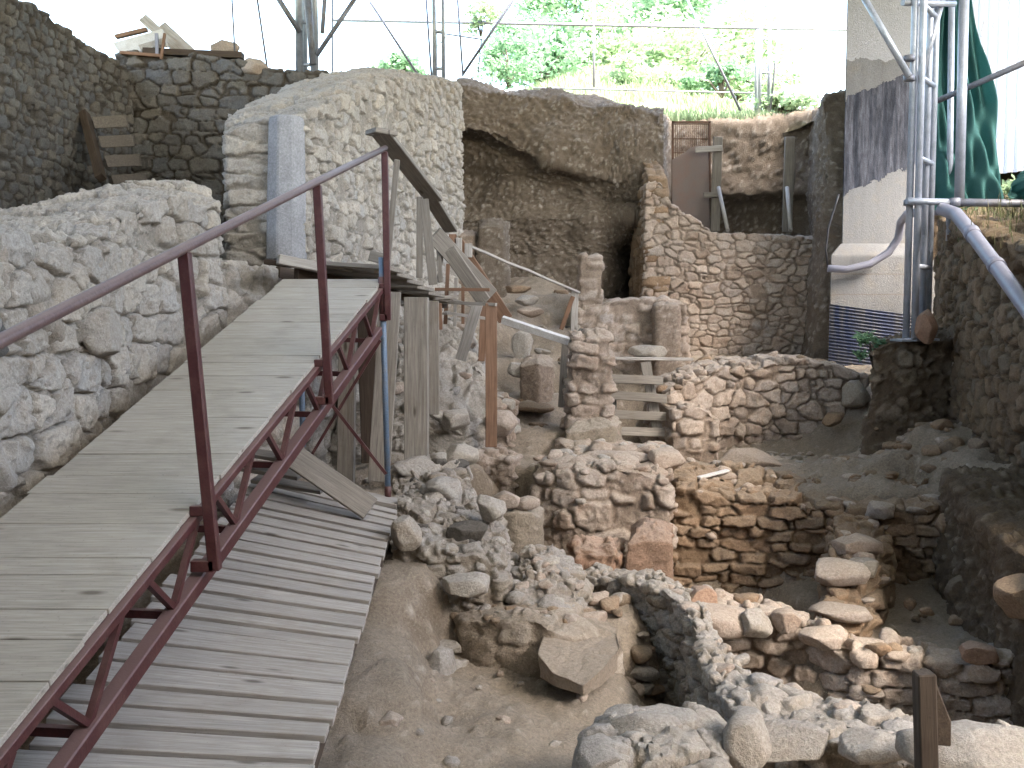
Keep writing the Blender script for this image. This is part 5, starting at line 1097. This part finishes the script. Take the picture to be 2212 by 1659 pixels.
def plant(name, label, cat, c, rad, n_, ls, mat, seed, trunk=None, group=None, lumps=14):
    t = empty(name, (c[0], c[1], c[2] - rad[2] * 1.1), label, cat, group); rg_ = np.random.RandomState(seed)
    cs = rg_.normal(0, 1, (lumps, 3)); cs /= np.linalg.norm(cs, axis=1, keepdims=True); cs *= rg_.uniform(.25, .95, (lumps, 1)); rs = rg_.uniform(.2, .5, lumps)
    k = rg_.randint(0, lumps, n_); dr = rg_.normal(0, 1, (n_, 3)); dr /= np.linalg.norm(dr, axis=1, keepdims=True)
    B = (cs[k] + dr * (rs[k] * rg_.uniform(.35, 1.1, n_))[:, None]) * np.array(rad)
    a = rg_.normal(0, 1, (n_, 3)); a[:, 2] *= .6; a /= np.linalg.norm(a, axis=1, keepdims=True); b = np.cross(a, rg_.normal(0, 1, (n_, 3))); b /= np.linalg.norm(b, axis=1, keepdims=True)
    s_ = ls * rg_.uniform(.6, 1.4, (n_, 1)); V_ = np.stack([B, B + a * s_ + b * s_ * .45, B + a * s_ * 2, B + a * s_ - b * s_ * .45], 1).reshape(-1, 3)
    F_ = (np.arange(n_)[:, None] * 4 + [0, 1, 2, 3]); o = np_mesh('crown', V_, F_, M[mat], t, np.repeat(np.clip(.5 * rs[k] + .6 * rg_.rand(n_), 0, 1), 4), None, smooth=False)
    o.location = (0, 0, rad[2] * .8)
    m_ = MB(); zt = rad[2] * .8
    for q in range(min(lumps, 9)): m_.path([(0, 0, -.15), tuple(cs[q] * np.array(rad) * .4 + [0, 0, zt * .7]), tuple(cs[q] * np.array(rad) * .95 + [0, 0, zt])], trunk or .03, .008, 6)
    m_.build('stem' if cat != 'tree' else 'trunk', M['bark'], t).location = (0, 0, 0)
    return t
BU = 'bushes on the bank behind the dig'
for i, (px, py, Y_, rx, rz, mt, lab) in enumerate([(1180, 85, 22, 1.3, .9, 'leafd', 'dark green bush left of the thin upright'), (1340, 70, 23.5, 1.9, 1.3, 'leaf', 'large lime green bush behind the thin upright'), (1480, 95, 22, 1.5, 1.0, 'leaf', 'yellow green bush in the middle of the bank'), (1600, 70, 23.5, 1.3, 1.4, 'leaf', 'tall pale bush near the far right post'),
        (1250, -60, 28, 2.2, 1.5, 'leafd', 'high leafy bush at the top edge'), (1450, -70, 29, 2.4, 1.7, 'leafd', 'deep green bush at the top edge right of the thin upright'), (1560, 150, 20, .7, .35, 'leafd', 'low grassy clump under the yellow green bush'), (1100, 110, 20, .8, .5, 'leafd', 'spreading weed clump behind the small frame'), (870, 135, 18.5, .6, .28, 'leafd', 'low bright bush left of the slender post'), (1700, 215, 17.3, .55, .2, 'leaf', 'low fern like weed right of the far right post'), (1390, 150, 20.5, 1.0, .45, 'leaf', 'pale weed clump at the foot of the lime green bush'), (1120, 40, 24, 1.0, .9, 'leafd', 'pale bush rising right of the hanging branch'), (1420, 10, 26, 1.5, 1.0, 'leafd', 'hazy bush high between the two lime bushes'), (1650, 150, 20, .6, .45, 'leaf', 'small bush behind the far right post')]):
    plant('bush', lab, 'bush', P(px, py, Y_), (rx, rx * .8, rz), int(2600 * max(.5, rx)), .075 if rx > 1 else .05, mt, 50 + i, group=BU)
plant('hanging_branch', 'leafy branch hanging into view beside the slender post', 'branch', P(1038, 15, 17.6), (.42, .3, .32), 900, .045, 'leaf', 90, lumps=9, trunk=.008)
plant('weed', 'small bright weed sprouting from the bank beside the concrete pier', 'plant', P(1782, 350, 14.0), (.1, .1, .16), 110, .035, 'leaf', 91, trunk=.006, lumps=5)
plant('fern', 'grey green fern growing at the foot of the lattice post', 'plant', P(1890, 740, 9.6), (.2, .15, .13), 420, .03, 'leafd', 92, trunk=.006, lumps=6)
plant('weed', 'weeds on the earth at the right edge under the net', 'plant', P(2190, 395, 11), (.5, .4, .2), 900, .04, 'leaf', 93, trunk=.008, lumps=8)

# ------------------------------------------------------------ translucent shelter roof, just above the view
def roof_mat():
    m, n, b = mat_new('roof_sheet'); b.inputs['Base Color'].default_value = (.5, .52, .56, 1); t = N(n, 'ShaderNodeBsdfTransparent'); t.inputs[0].default_value = (.97, .98, 1, 1)
    mx = N(n, 'ShaderNodeMixShader'); mx.inputs[0].default_value = ROOF_T; out = [x for x in n.nodes if x.type == 'OUTPUT_MATERIAL'][0]
    n.links.new(b.outputs[0], mx.inputs[1]); n.links.new(t.outputs[0], mx.inputs[2]); n.links.new(mx.outputs[0], out.inputs[0]); return m
ROOF_T = .12
rf = MB().bar((.2, -9, 5.62), (.2, 15.4, 5.62), 14.4, .02).build('shelter_roof', roof_mat(), None)
tag(rf, 'translucent sheet roof over the dig, above the view', 'roof')
